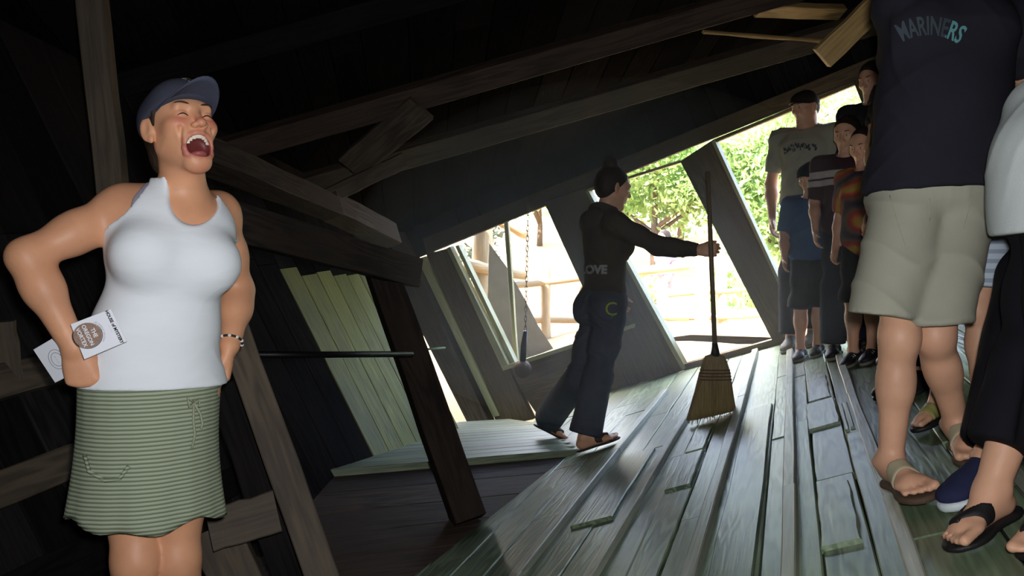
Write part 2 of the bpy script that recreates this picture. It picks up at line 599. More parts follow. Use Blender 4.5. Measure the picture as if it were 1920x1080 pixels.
# left wall
LD = nrm([0.21, 1, -0.04])
SD = nrm([-0.45, 0.0, 0.9])
LW0 = px(700, 842, 5.17)
LN = nrm(np.cross(LD, SD))
if LN[0] < 0:
    LN = -LN
wall_left = empty('wall_left', LW0, kind='structure')
lw = lambda t, h, out=0.0: LW0 + LD * t + SD * h - LN * out
slab('wall_backing', [lw(-7.2, -0.6, 0.05), lw(1.75, -0.6, 0.05), lw(1.75, 5.2, 0.05), lw(-7.2, 5.2, 0.05)], LN, 0.05, M_DARK, wall_left)
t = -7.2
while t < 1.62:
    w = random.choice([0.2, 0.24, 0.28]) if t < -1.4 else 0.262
    m = M_WALL_LIT if t > -0.1 else M_DARK  # far boards light, near ones dark: lit and shaded wall put into colour
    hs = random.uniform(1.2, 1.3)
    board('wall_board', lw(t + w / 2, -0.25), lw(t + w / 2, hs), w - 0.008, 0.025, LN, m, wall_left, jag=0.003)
    board('wall_board', lw(t + w / 2, hs + 0.004), lw(t + w / 2, 3.4), w - 0.008, 0.025, LN, M_DARK, wall_left, jag=0.003)  # upper pieces dark: shade above the header put into the colour
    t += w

# header, rail and posts on the left
def timber(name, a, b, width, depth, face, mat, label=None, cat=None, group=None, jag=0.004, parent=None):
    o = board(name, a, b, width, depth, face, mat, parent, jag=jag, seg=6)
    if label:
        tag(o, label, cat, group)
    return o


TOCAM = lambda p: nrm(CAM - V3(p))
# the near post carrying the header
a, b = px(884, 972, 4.0), px(707, 470, 4.45)
timber('wooden_post', a, b, 0.155, 0.12, nrm([0.35, -1, 0.1]), M_OLD, 'dark leaning post standing at the platform front edge with its foot on the floor', 'post')
a, b = px(400, 402, 3.1), px(790, 512, 4.55)
timber('header_beam', a, b, 0.15, 0.10, nrm([0.5, -0.9, 0.0]), M_OLD, 'dark header beam running from behind the woman to the leaning post', 'beam')
a, b = px(380, 268, 3.3), px(640, 385, 5.1)
timber('wall_plate_beam', a, b, 0.12, 0.12, nrm([0.5, -0.8, 0.2]), M_OLD, 'upper brown beam sloping down to the right of the woman\'s shoulder', 'beam')
a, b = px(636, 378, 5.1), px(748, 436, 5.9)
timber('wall_plate_beam', a, b, 0.15, 0.13, nrm([0.4, -0.8, 0.35]), M_RISER, 'short worn beam end resting on the brown corner stud', 'beam')
a, b = px(610, 372, 5.1), px(760, 300, 5.4)
timber('short_brace', a, b, 0.10, 0.05, nrm([0.2, -0.9, -0.2]), M_BEAM, 'short stubby brace rising from the joint of the two brown beams', 'brace')
tub = local_obj('pipe_rail', tube_mesh('pipe_rail', [px(440, 665, 3.35), px(600, 665, 3.6), px(772, 664, 4.1)], 0.014, 12), px(600, 665, 3.6), M_IRON)
tag(tub, 'round black pipe rail spanning level across the boarded wall', 'rail')
tub = local_obj('wire_rod', tube_mesh('wire_rod', [px(800, 655, 6.2), px(834, 652, 6.5)], 0.008, 8), px(815, 654, 6.3), plain('green_rod', rgb(80, 110, 70)))
tag(tub, 'thin short green rod in the bright slit beside the corner stud', 'rod')
# post behind the woman
a, b = px(212, 420, 3.3), px(160, -60, 3.3)
timber('wooden_post', a, b, 0.105, 0.09, nrm([0.15, -1, 0]), M_BEAM, 'narrow brown post rising to the roof behind the woman in the cap', 'post')
# leaning timbers to the right of her skirt
a, b = px(430, 590, 2.95), px(640, 1180, 2.75)
timber('leaning_plank', a, b, 0.105, 0.05, nrm([0.35, -1, 0.15]), M_BEAM, 'long leaning brown plank beside the woman\'s hip', 'plank')
a, b = px(420, 720, 3.05), px(560, 1130, 2.95)
timber('leaning_plank', a, b, 0.12, 0.04, nrm([0.35, -1, 0.15]), M_DARK, 'darker leaning plank behind the long brown one by the skirt', 'plank')
a, b = px(392, 995, 2.72), px(520, 958, 2.78)
timber('timber_block', a, b, 0.13, 0.08, nrm([0.1, -1, 0.2]), M_BEAM, 'worn stubby timber block just right of the skirt hem', 'block')
a, b = px(400, 990, 2.86), px(470, 1160, 2.82)
timber('timber_strut', a, b, 0.16, 0.06, nrm([0.1, -1, 0.2]), M_BEAM, 'wide strut standing under the worn timber block', 'strut')
# timbers on the wall at the left edge
for (h0, h1, w, m, lab) in [(0.58, 0.78, 0.11, M_BEAM, 'upper rail on the dark wall left of the woman\'s hand'), (0.27, 0.44, 0.11, M_BEAM, 'middle rail on the dark wall left of the skirt'),
                            (-0.02, 0.12, 0.12, M_DARK, 'lowest dark rail on the wall left of the skirt')]:
    timber('wall_rail', lw(-3.0, h0, -0.05), lw(-1.25, h1, -0.05), w, 0.045, LN, m, lab, 'rail')
timber('wall_cleat', px(18, 730, 2.74), px(-2, 605, 2.70), 0.075, 0.03, nrm([0.2, -1, 0.1]), M_BEAM, 'small upright cleat at the left edge below the elbow', 'cleat')
timber('slanted_batten', px(100, 905, 2.8), px(190, 1120, 2.75), 0.06, 0.03, nrm([0.2, -1, 0.1]), M_DARK, 'thin slanted batten low behind the skirt', 'batten')

# landing that the woman stands on
landing = slab('floor_landing', [(-3.2, -1.5, 0.36), (-0.25, -1.5, 0.36), (-0.25, 2.65, 0.36), (-0.7, 3.2, 0.36), (-3.2, 3.2, 0.36)], (0, 0, 1), 0.05, M_DARK)
tag(landing, kind='structure')

# ------------------------------------------------------------------ roof: purlins, boards, braces
BD = nrm([1, 0.0, 0.286])


def purlin(name, x, y, d, l0, l1, w, mat, lab):
    c = px(x, y, d)
    return timber(name, c - BD * l0, c + BD * l1, w, 0.09, nrm([0, -0.75, -0.65]), mat, lab, 'beam', jag=0.003)


RP0 = px(1000, 205, 6.35)                       # roof plane runs from the wall top up over the camera
RT = nrm(np.cross(BD, [1, 0, 0]))
RS = nrm([0.10, -0.94, 0.20])                   # up the slope, towards the camera
RN = nrm(np.cross(BD, RS))
if RN[2] > 0:
    RN = -RN                                    # looks down into the room
ceiling = empty('ceiling', RP0, kind='structure')
cw = lambda a, s, out=0.0: RP0 + BD * a + RS * s - RN * (out)
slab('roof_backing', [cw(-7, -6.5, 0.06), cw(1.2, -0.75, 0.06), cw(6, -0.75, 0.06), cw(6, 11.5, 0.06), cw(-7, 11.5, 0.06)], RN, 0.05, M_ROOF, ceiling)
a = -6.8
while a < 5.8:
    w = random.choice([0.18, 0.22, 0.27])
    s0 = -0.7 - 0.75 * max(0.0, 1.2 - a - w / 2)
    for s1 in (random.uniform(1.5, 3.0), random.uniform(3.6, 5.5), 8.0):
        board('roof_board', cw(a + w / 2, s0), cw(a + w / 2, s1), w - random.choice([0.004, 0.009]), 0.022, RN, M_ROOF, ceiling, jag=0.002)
        s0 = s1 + 0.004
    a += w
print('house A', RN, RS)
purlin('roof_beam', 1000, 232, 5.9, 2.2, 2.9, 0.15, M_BEAM, 'lowest brown roof beam rising above the openings')
purlin('roof_beam', 1000, 125, 5.0, 2.6, 2.6, 0.14, M_RISER, 'middle dark roof beam above the lowest one')
purlin('roof_beam', 600, 55, 4.3, 1.6, 3.0, 0.13, M_DARK, 'top dark roof beam near the camera side of the roof')
# short boards between the beams
timber('diagonal_brace', px(656, 318, 5.3), px(790, 205, 5.0), 0.19, 0.04, nrm([0.2, -0.8, -0.5]), M_BEAM, 'wide worn diagonal brace under the roof left of the middle', 'brace')
timber('diagonal_brace', px(560, 300, 5.3), px(610, 235, 5.1), 0.12, 0.04, nrm([0.2, -0.8, -0.5]), M_DARK, 'dark stub of brace left of the wide worn one', 'brace')
timber('roof_strut', px(1425, 22, 5.4), px(1580, 28, 5.9), 0.10, 0.05, nrm([0.0, -0.6, -0.8]), M_TAN, 'pale tan strut under the roof at the top of the picture', 'strut')
timber('roof_strut', px(1545, 110, 4.6), px(1720, -60, 4.5), 0.13, 0.05, nrm([-0.3, -0.7, -0.6]), M_TAN, 'long tan diagonal strut beside the man in the navy shirt', 'strut')
timber('roof_strut', px(1668, 95, 4.7), px(1640, 25, 4.7), 0.05, 0.04, nrm([-0.3, -0.7, -0.6]), M_TAN, 'thin tan prop under the long diagonal strut', 'strut')
timber('roof_lath', px(1320, 62, 5.2), px(1585, 82, 5.8), 0.02, 0.02, nrm([0, -0.7, -0.7]), M_TAN, 'thin pale lath between the two upper roof beams', 'lath')
# right and near walls (behind and beside the camera)
wall_right = slab('wall_right', [fl(1.5, -4.0, -0.2), fl(1.5, 4.2, -0.2), fl(1.2, 4.2, 3.6), fl(1.2, -4.0, 3.6)], -WD, 0.06, M_DARK)
tag(wall_right, kind='structure')
fr = -2.6
wall_front = slab('wall_front', [(-4.5, fr, -1.5), (4.5, fr, -1.5), (4.5, fr, 4.6), (-4.5, fr, 4.6)], (0, 1, 0), 0.06, M_DARK)
tag(wall_front, kind='structure')

# ------------------------------------------------------------------ outside: slope, fence, trees
M_EARTH = plain('dry_earth', rgb(150, 126, 92), rough=0.95, bump=0.6, bscale=9, var=0.35, vscale=1.5)
M_LEAF = None


def leaf_mat(name, col):
    m, nt, b = _mat(name)
    N, L = nt.nodes, nt.links
    tc = N.new('ShaderNodeTexCoord')
    n = N.new('ShaderNodeTexNoise'); n.inputs['Scale'].default_value = 1.2; n.inputs['Detail'].default_value = 6
    L.new(tc.outputs['Object'], n.inputs['Vector'])
    cr = N.new('ShaderNodeValToRGB')
    cr.color_ramp.elements[0].position = 0.3; cr.color_ramp.elements[0].color = tuple(c * 0.5 for c in col[:3]) + (1,)
    cr.color_ramp.elements[1].position = 0.7; cr.color_ramp.elements[1].color = col
    L.new(n.outputs['Fac'], cr.inputs[0])
    L.new(cr.outputs[0], b.inputs['Base Color'])
    b.inputs['Roughness'].default_value = 0.5
    tr = N.new('ShaderNodeBsdfTranslucent')
    L.new(cr.outputs[0], tr.inputs['Color'])
    mx = N.new('ShaderNodeMixShader'); mx.inputs[0].default_value = 0.45
    L.new(b.outputs[0], mx.inputs[1]); L.new(tr.outputs[0], mx.inputs[2])
    L.new(mx.outputs[0], N['Material Output'].inputs['Surface'])
    return m


M_LEAF = leaf_mat('leaf_green', rgb(176, 204, 124))
M_LEAF2 = leaf_mat('leaf_yellow', rgb(214, 220, 160))
M_BARK = plain('bark', rgb(96, 78, 60), rough=0.95, bump=0.8, bscale=20, stretch=(1, 1, 0.2))
G0 = 1.0                                       # height of the trodden ground outside the openings


def gz(x, y):
    """ground height outside: level strip beside the house, then a bank"""
    t = np.clip((y - 10.0 - 0.1 * x) / 16.0, 0, 1)
    return G0 + 0.10 + 2.4 * t * t * (3 - 2 * t) + 0.05 * np.sin(1.3 * x + 0.7 * y) * np.clip((y - 8) / 3, 0, 1) - 0.9 * np.clip((1.0 - x) / 2.0, 0, 1) * np.clip((12 - y) / 4, 0, 1)


nx, ny = 70, 60
xs = np.linspace(-30, 34, nx)
ys = np.concatenate([np.linspace(7.3, 14, 30), np.linspace(14.6, 48, 30)])
XX, YY = np.meshgrid(xs, ys)
# the near edge of the ground follows the wall
YN = WB1[1] + (XX - WB1[0]) * (WBD[1] / WBD[0]) + 0.12
YN = np.clip(YN, 5.9, 9.5)
s = (YY - 7.3) / (48 - 7.3)
YY = YN + s * (48 - YN)
ZZ = gz(XX, YY)
vs = np.stack([XX, YY, ZZ], -1).reshape(-1, 3)
idx = np.arange(nx * ny).reshape(ny, nx)
fs = np.stack([idx[:-1, :-1], idx[:-1, 1:], idx[1:, 1:], idx[1:, :-1]], -1).reshape(-1, 4)
ground = new_obj('ground', mesh_np('ground', vs, fs, True), M_EARTH)
tag(ground, kind='structure')
# stones on the bank
M_STONE = plain('stone', rgb(150, 140, 124), rough=0.9, bump=0.5, bscale=12)


def log(name, a, b, r, mat, parent=None):
    a, b = V3(a), V3(b)
    k = 5
    pts = [a + (b - a) * i / k + RNG.uniform(-0.012, 0.012, 3) for i in range(k + 1)]
    me = tube_mesh(name, pts, [r * random.uniform(0.93, 1.07) for _ in pts], 12)
    # grain along the log
    Y = nrm(b - a)
    X = nrm(np.cross(Y, [0.3, 0.2, 0.9])); Z = np.cross(X, Y)
    mw = frame_mat(a, X, Y, Z)
    me.transform(mw.inverted())
    return put(name, me, mw, mat, parent)


fence = empty('log_fence', px(1020, 640, 9.5), 'peeled log fence with round posts and rails outside the openings', 'fence')
log('post', px(1023, 668, 9.4), px(1023, 470, 9.4), 0.055, M_LOG, fence)
log('post', px(1092, 650, 9.6), px(1092, 480, 9.6), 0.05, M_LOG, fence)
log('rail', px(868, 545, 9.2) , px(1290, 500, 9.7), 0.042, M_LOG, fence)
log('rail', px(950, 601, 9.35), px(1290, 594, 9.7), 0.042, M_LOG, fence)
fence2 = empty('log_fence', px(1340, 620, 10.5), 'low two-post log fence on the bank seen behind the broom handle', 'fence')
log('post', px(1316, 636, 10.0), px(1316, 470, 10.0), 0.085, M_LOG, fence2)
log('post', px(1352, 636, 10.3), px(1352, 500, 10.3), 0.07, M_LOG, fence2)
log('rail', px(1255, 553, 10.1), px(1480, 536, 10.4), 0.03, M_LOG, fence2)
log('rail', px(1250, 600, 10.1), px(1480, 588, 10.4), 0.03, M_LOG, fence2)
lp = empty('log_porch', px(905, 680, 9.3), 'upright log with a short crossing log outside the left opening', 'log frame')
log('post', px(905, 700, 9.3), px(905, 340, 9.3), 0.11, M_LOG, lp)
log('rail', px(868, 496, 9.1), px(985, 516, 9.4), 0.06, M_LOG, lp)
log('brace', px(935, 415, 9.45), px(985, 440, 9.6), 0.05, M_LOG, lp)
edge_log = log('ground_log', px(1250, 632, 7.9), px(1475, 637, 7.75), 0.045, M_LOG)
tag(edge_log, 'straight log laid along the ground outside the middle opening', 'log')
prop = timber('prop_stick', wp(952, 690, 0.15), wp(932, 415, 0.15), 0.045, 0.03, WBN, M_TRIM, 'thin upright stick standing in the left opening', 'stick')
lean = slab('leaning_sheet', [px(918, 455, 8.6), px(950, 498, 8.6), px(985, 560, 8.6), px(1010, 610, 8.6), px(1044, 662, 8.6), px(960, 705, 8.6), px(912, 600, 8.6)], (0.15, -1, 0.1), 0.03, plain('grey_sheet', rgb(120, 112, 92), rough=0.9, bump=0.4))
tag(lean, 'large grey slanting sheet leaning outside the left opening', 'sheet')
# chain with a round weight hanging in the left opening
chain = empty('chain_weight', wp(1012, 380, -0.05), 'thin chain hanging in the left opening with a rusty round weight at its end', 'chain')
M_RUST = plain('rusty_weight', rgb(70, 56, 42), rough=0.8, bump=0.4)
c0, c1 = wp(1014, 372, -0.22), wp(1008, 612, -0.22)
nl = 26
lk = []
for i in range(nl):
    c = c0 + (c1 - c0) * (i + 0.5) / nl
    ax = np.array([1, 0, 0]) if i % 2 else np.array([0, 1.0, 0])
    hh = np.linalg.norm(c1 - c0) / nl * 0.72
    pts = [c + ax * 0.011 * math.cos(q) + np.array([0, 0, 1]) * hh * math.sin(q) for q in np.linspace(0, 2 * math.pi, 9)[:-1]]
    lk.append(tube_mesh('chain_link', pts, 0.0035, 5, close=True))
for i, me in enumerate(lk):
    local_obj('chain_link', me, c0 + (c1 - c0) * (i + 0.5) / nl, M_IRON, chain)
local_obj('hook_rod', tube_mesh('hook_rod', [c1, wp(1005, 640, -0.22), wp(1003, 668, -0.22)], [0.02, 0.03, 0.028], 10), c1, M_IRON, chain)
bm = bmesh.new()
bmesh.ops.create_uvsphere(bm, u_segments=20, v_segments=12, radius=0.085)
for v in bm.verts:
    v.co.z *= 1.0
me = bpy.data.meshes.new('weight'); bm.to_mesh(me); bm.free()
me.polygons.foreach_set('use_smooth', np.ones(len(me.polygons), bool))
put('weight', me, Matrix.Translation(Vector(wp(1002, 682, -0.22))), M_RUST, chain)


def leaf_cloud(name, centre, radii, count, size, mat, parent, seed):
    rs = np.random.RandomState(seed)
    # clumps inside the crown
    ncl = max(6, count // 160)
    u = rs.normal(size=(ncl, 3)); u /= np.linalg.norm(u, axis=1)[:, None]
    cl = u * rs.uniform(0.35, 1.0, (ncl, 1)) ** 0.6 * np.array(radii)
    which = rs.randint(0, ncl, count)
    p = cl[which] + rs.normal(size=(count, 3)) * np.array(radii) * 0.16
    d = rs.normal(size=(count, 3)); d /= np.linalg.norm(d, axis=1)[:, None]
    e = np.cross(d, rs.normal(size=(count, 3))); e /= np.linalg.norm(e, axis=1)[:, None]
    sz = size * rs.uniform(0.6, 1.4, (count, 1))
    n_ = np.cross(d, e)
    a = p - d * sz
    b_ = p + e * sz * 0.45 + n_ * sz * 0.12
    c = p + d * sz
    f = p - e * sz * 0.45 + n_ * sz * 0.12
    vs = np.stack([a, b_, c, f], 1).reshape(-1, 3)
    fs = np.arange(count * 4, dtype=np.int32).reshape(-1, 4)
    o = new_obj(name, mesh_np(name, vs, fs), mat)
    if parent is not None:
        o.parent = parent
    o.location = centre
    if parent is not None:
        o.location = V3(centre) - np.array(parent.location)
    return o


def tree(x, y, h, cr, label, n, mat, seed, lean_=0.0, size=0.062):
    z = float(gz(np.array(x), np.array(y)))
    t = empty('tree', (x, y, z), label, 'tree', 'trees on the bank outside')
    rs = np.random.RandomState(seed)
    pts = [V3((x, y, z - 0.1)) + np.array([lean_ * k * h, 0, k * h * 0.85]) + rs.uniform(-0.05, 0.05, 3) for k in (0, 0.25, 0.5, 0.75, 1)]
    mes = [tube_mesh('trunk', pts, [0.16 * h / 6 * (1 - 0.8 * k) for k in (0, 0.25, 0.5, 0.75, 1)], 9)]
    for i in range(7):
        b0 = pts[1 + i % 3] + (pts[2] - pts[1]) * rs.uniform(0, 1)
        dr = nrm([rs.uniform(-1, 1), rs.uniform(-1, 1), 0.5])
        mes.append(tube_mesh('trunk', [b0, b0 + dr * cr[0] * 0.4 + V3((0, 0, 0.1)), b0 + dr * cr[0] * 0.85 + V3((0, 0, 0.1))], [0.05, 0.03, 0.012], 6))
    local_obj('trunk', join_meshes('trunk', mes), (x, y, z), M_BARK, t)
    o = leaf_cloud('crown', (x + lean_ * h * 0.7, y, z + h * 0.62), cr, int(n * 1.7), size, mat, t, seed)
    o['kind'] = 'stuff'
    return t


tree_spots = [
    (4.3, 13.6, 2.9, (1.15, 0.9, 1.15), 'broad light green tree filling the right opening', 7000, 0),
    (2.55, 15.2, 3.2, (1.25, 0.9, 1.15), 'tall light green tree seen over the guide\'s outstretched arm', 7000, 0),
    (5.9, 16.4, 3.6, (1.4, 1.0, 1.5), 'green tree standing farther uphill behind the visitors', 6000, 0),
    (0.6, 18.4, 2.6, (1.3, 1.0, 1.0), 'pale sunlit tree on the bank behind the guide\'s head', 3000, 1),
    (-2.2, 17.0, 3.2, (1.3, 1.1, 1.2), 'pale tree beyond the log fence in the left opening', 2600, 1),
    (8.6, 18.6, 4.6, (1.7, 1.2, 1.9), 'large tree high on the bank past the right opening', 5000, 0),
    (3.9, 19.6, 3.4, (1.9, 1.1, 1.5), 'yellow green tree farthest up the bank', 7000, 1),
    (6.9, 22.6, 4.2, (2.2, 1.2, 1.9), 'tall dense tree at the top of the bank', 6000, 0),
]
for i, (x, y, h, cr, lab, n, k) in enumerate(tree_spots):
    tree(x, y, h, cr, lab, n, M_LEAF2 if k else M_LEAF, 100 + i, lean_=random.uniform(-0.05, 0.05))
bush = leaf_cloud('bush', px(862, 470, 10.4), (0.55, 0.5, 0.7), 900, 0.05, leaf_mat('leaf_dark', rgb(70, 80, 60)), None, 55)
tag(bush, 'dark glittering shrub behind the upright log at the left opening', 'shrub')
under = []
for i in range(5):
    x, y = [3.2, 4.6, 5.8, 2.0, 6.9][i], [12.2, 12.6, 12.0, 13.2, 13.0][i]
    o = leaf_cloud('bush', (x, y, float(gz(np.array(x), np.array(y))) + 0.22), (0.5, 0.35, 0.3), 420, 0.06, M_LEAF2 if i % 2 else M_LEAF, None, 70 + i)
    tag(o, ['small bush on the bank right of the fence posts', 'small bush on the bank behind the cap boy', 'small bush on the bank at the right opening edge', 'small bush on the bank left of the fence posts', 'small bush on the bank hidden behind the tall man'][i], 'bush')
for i in range(6):
    x, y = [2.45, 3.0, 3.55, 4.0, 4.6, 2.0][i], [10.9, 11.6, 10.8, 11.5, 11.0, 11.4][i]
    bm = bmesh.new(); bmesh.ops.create_icosphere(bm, subdivisions=2, radius=0.11)
    for v in bm.verts:
        v.co = v.co * (1 + RNG.uniform(-0.22, 0.22)); v.co.z *= 0.65
    me = bpy.data.meshes.new('stone'); bm.to_mesh(me); bm.free()
    o = put('stone', me, Matrix.Translation(Vector((x, y, float(gz(np.array(x), np.array(y))) + 0.03))) @ Matrix.Scale(RNG.uniform(0.6, 1.5), 4), M_STONE, None)
    tag(o, ['pale stone on the bank just right of the fence posts', 'pale stone higher up the bank behind the low fence rails', 'pale stone below the leaning stud on the bank', 'pale stone up the bank at the foot of the green tree', 'pale stone on the bank beside the cap boy', 'pale stone on the bank left of the fence posts'][i], 'stone', 'stones on the bank')

# ------------------------------------------------------------------ modelling with distance fields (bodies and clothes)
def smin(a, b, k):
    if k <= 1e-6:
        return np.minimum(a, b)
    h = np.maximum(k - np.abs(a - b), 0) / k
    return np.minimum(a, b) - h * h * k * 0.25


class RC:
    """tapered limb from a to b; flat=(axis, factor) squashes its section along an axis"""
    def __init__(s, a, b, ra, rb, flat=None):
        s.a, s.b, s.ra, s.rb = V3(a), V3(b), ra, rb
        s.flat = None
        if flat is not None:
            s.flat = (nrm(flat[0]), flat[1])
        s.bc = (s.a + s.b) / 2
        s.br = np.linalg.norm(s.b - s.a) / 2 + max(ra, rb) * (max(1, flat[1]) if flat is not None else 1)

    def d(s, X):
        p = X - s.a
        ab = s.b - s.a
        L2 = max(ab @ ab, 1e-9)
        t = np.clip((p @ ab) / L2, 0, 1)
        q = p - t[:, None] * ab
        r = s.ra + (s.rb - s.ra) * t
        if s.flat is not None:
            ax, f = s.flat
            c = q @ ax
            q2 = np.maximum((q * q).sum(1) - c * c, 0) + (c / f) ** 2
            dd = np.sqrt(q2)
            return (dd - r) * min(1.0, 0.5 + 0.5 * f)
        return np.sqrt((q * q).sum(1)) - r


class EL:
    """ellipsoid with radii r along the rows of R"""
    def __init__(s, c, r, R=None):
        s.c, s.r = V3(c), V3(r)
        s.R = np.eye(3) if R is None else np.array(R, float)
        s.bc, s.br = s.c, float(max(r))

    def d(s, X):
        p = (X - s.c) @ s.R.T
        k0 = np.sqrt(((p / s.r) ** 2).sum(1))
        k1 = np.sqrt(((p / (s.r ** 2)) ** 2).sum(1))
        return np.where(k1 > 1e-6, k0 * (k0 - 1.0) / np.maximum(k1, 1e-6), -s.r.min())


class BX:
    """rounded box, half sizes h along rows of R"""
    def __init__(s, c, h, R, r=0.005):
        s.c, s.h, s.R, s.r = V3(c), V3(h), np.array(R, float), r
        s.bc, s.br = s.c, float(np.linalg.norm(h)) + r

    def d(s, X):
        q = np.abs((X - s.c) @ s.R.T) - s.h
        return np.sqrt((np.maximum(q, 0) ** 2).sum(1)) + np.minimum(q.max(1), 0) - s.r


class FLD:
    """ops: list of (mode, prim, k); u add, s cut, x keep inside. off grows it, clips are functions (> 0 is removed)"""
    def __init__(s, ops, off=0.0, clips=()):
        s.ops = [o if len(o) == 3 else (o[0], o[1], 0.02) for o in ops]
        s.off, s.clips = off, list(clips)
        us = [o[1] for o in s.ops if o[0] == 'u']
        lo = np.min([p.bc - p.br for p in us], 0) - off
        hi = np.max([p.bc + p.br for p in us], 0) + off
        s.bc, s.br = (lo + hi) / 2, float(np.linalg.norm(hi - lo) / 2)
        s.lo, s.hi = lo, hi

    def near(s, c, r):
        return np.linalg.norm(s.bc - c) < s.br + r

    def d(s, X, c=None, r=None):
        if c is None:
            c = (X.min(0) + X.max(0)) / 2
            r = np.linalg.norm(X.max(0) - X.min(0)) / 2
        D = None
        mg = 0.07 + max(s.off, 0)
        for mode, p, k in s.ops:
            if isinstance(p, FLD):
                if not p.near(c, r + mg):
                    continue
                di = p.d(X, c, r)
                if di is None:
                    continue
            else:
                if np.linalg.norm(p.bc - c) > p.br + r + mg:
                    continue
                di = p.d(X)
            if mode == 'u':
                D = di if D is None else smin(D, di, k)
            elif D is not None and mode == 's':
                D = -smin(-D, di, k)
            elif D is not None and mode == 'x':
                D = -smin(-D, -di, k)
        if D is None:
            return None
        D = D - s.off
        for f in s.clips:
            D = -smin(-D, -f(X), 0.006)          # cut edges come out softly rounded
        return D


_COR = np.array([[i, j, k] for i in (0, 1) for j in (0, 1) for k in (0, 1)])


def mesh_field(name, fld, h, lo=None, hi=None, extra=()):
    """surface of a field as a smooth mesh (surface nets on a blocked grid)"""
    lo = fld.lo - 3 * h if lo is None else V3(lo)
    hi = fld.hi + 3 * h if hi is None else V3(hi)
    B = 14
    nb = np.maximum(1, np.ceil((hi - lo) / (h * B)).astype(int))
    dims = nb * B + 1
    V = np.full(dims, 1.0, np.float32)
    g = np.stack(np.meshgrid(*[np.arange(B + 1)] * 3, indexing='ij'), -1).reshape(-1, 3)
    rb = h * B * 0.87
    for bi in np.ndindex(*nb):
        o = np.array(bi) * B
        c = lo + (o + B / 2) * h
        if not fld.near(c, rb):
            continue
        X0 = lo + (g + o) * h
        # a coarse look first
        D0 = fld.d(c[None, :], c, rb)
        if D0 is None or D0[0] > rb * 1.45 + 0.015 or (D0[0] < -rb * 1.6 and not extra and not fld.clips):
            if D0 is not None and D0[0] < 0:
                V[o[0]:o[0] + B + 1, o[1]:o[1] + B + 1, o[2]:o[2] + B + 1] = -1.0
            continue
        D = fld.d(X0, c, rb)
        if D is None:
            continue
        for f in extra:
            D = np.maximum(D, f(X0))
        V[o[0]:o[0] + B + 1, o[1]:o[1] + B + 1, o[2]:o[2] + B + 1] = D.reshape(B + 1, B + 1, B + 1)
    V[0] = 1; V[-1] = 1; V[:, 0] = 1; V[:, -1] = 1; V[:, :, 0] = 1; V[:, :, -1] = 1
    S = V < 0
    cnt = np.zeros(dims - 1, np.int8)
    for i, j, k in _COR:
        cnt += S[i:dims[0] - 1 + i, j:dims[1] - 1 + j, k:dims[2] - 1 + k]
    act = np.argwhere((cnt > 0) & (cnt < 8))
    if len(act) == 0:
        return bpy.data.meshes.new(name)
    vid = np.full(dims - 1, -1, np.int32)
    vid[act[:, 0], act[:, 1], act[:, 2]] = np.arange(len(act))
    vals = np.stack([V[act[:, 0] + i, act[:, 1] + j, act[:, 2] + k] for i, j, k in _COR], 1)
    acc = np.zeros((len(act), 3)); n = np.zeros(len(act))
    for a in range(8):
        for b in range(a + 1, 8):
            if np.abs(_COR[a] - _COR[b]).sum() != 1:
                continue
            va, vb = vals[:, a], vals[:, b]
            m = (va < 0) != (vb < 0)
            t = np.where(m, va / np.where(m, va - vb, 1), 0)[:, None]
            acc += np.where(m[:, None], _COR[a] + t * (_COR[b] - _COR[a]), 0)
            n += m
    P = lo + (act + acc / n[:, None]) * h
    quads = []
    for ax in range(3):
        sl0 = [slice(1, -1)] * 3; sl1 = [slice(1, -1)] * 3
        sl0[ax] = slice(0, -1); sl1[ax] = slice(1, None)
        A, Bv = S[tuple(sl0)], S[tuple(sl1)]
        e = np.argwhere(A != Bv)
        if len(e) == 0:
            continue
        inside = A[e[:, 0], e[:, 1], e[:, 2]]
        off = np.ones(3, int); off[ax] = 0
        e = e + off
        u, w = (ax + 1) % 3, (ax + 2) % 3
        du = np.zeros(3, int); du[u] = 1
        dw = np.zeros(3, int); dw[w] = 1
        q = [e - du - dw, e - dw, e, e - du]
        q = np.stack([vid[c_[:, 0], c_[:, 1], c_[:, 2]] for c_ in q], 1)
        q[~inside] = q[~inside][:, ::-1]
        quads.append(q)
    Q = np.concatenate(quads)
    Q = Q[(Q >= 0).all(1)]
    return mesh_np(name, P, Q, True)


def relax(me, it=3, lam=0.5):
    """evens out the small steps a cut edge leaves"""
    nv = len(me.vertices)
    if nv == 0 or it == 0:
        return me
    co = np.empty(nv * 3, np.float32); me.vertices.foreach_get('co', co); co = co.reshape(-1, 3).astype(float)
    ed = np.empty(len(me.edges) * 2, np.int32); me.edges.foreach_get('vertices', ed); ed = ed.reshape(-1, 2)
    deg = np.bincount(ed.ravel(), minlength=nv)[:, None].clip(1)
    for _ in range(it):
        acc = np.stack([np.bincount(ed[:, 0], co[ed[:, 1], a], nv) + np.bincount(ed[:, 1], co[ed[:, 0], a], nv) for a in range(3)], 1)
        co = co + lam * (acc / deg - co)
    me.vertices.foreach_set('co', co.astype(np.float32).ravel())
    me.update()
    return me


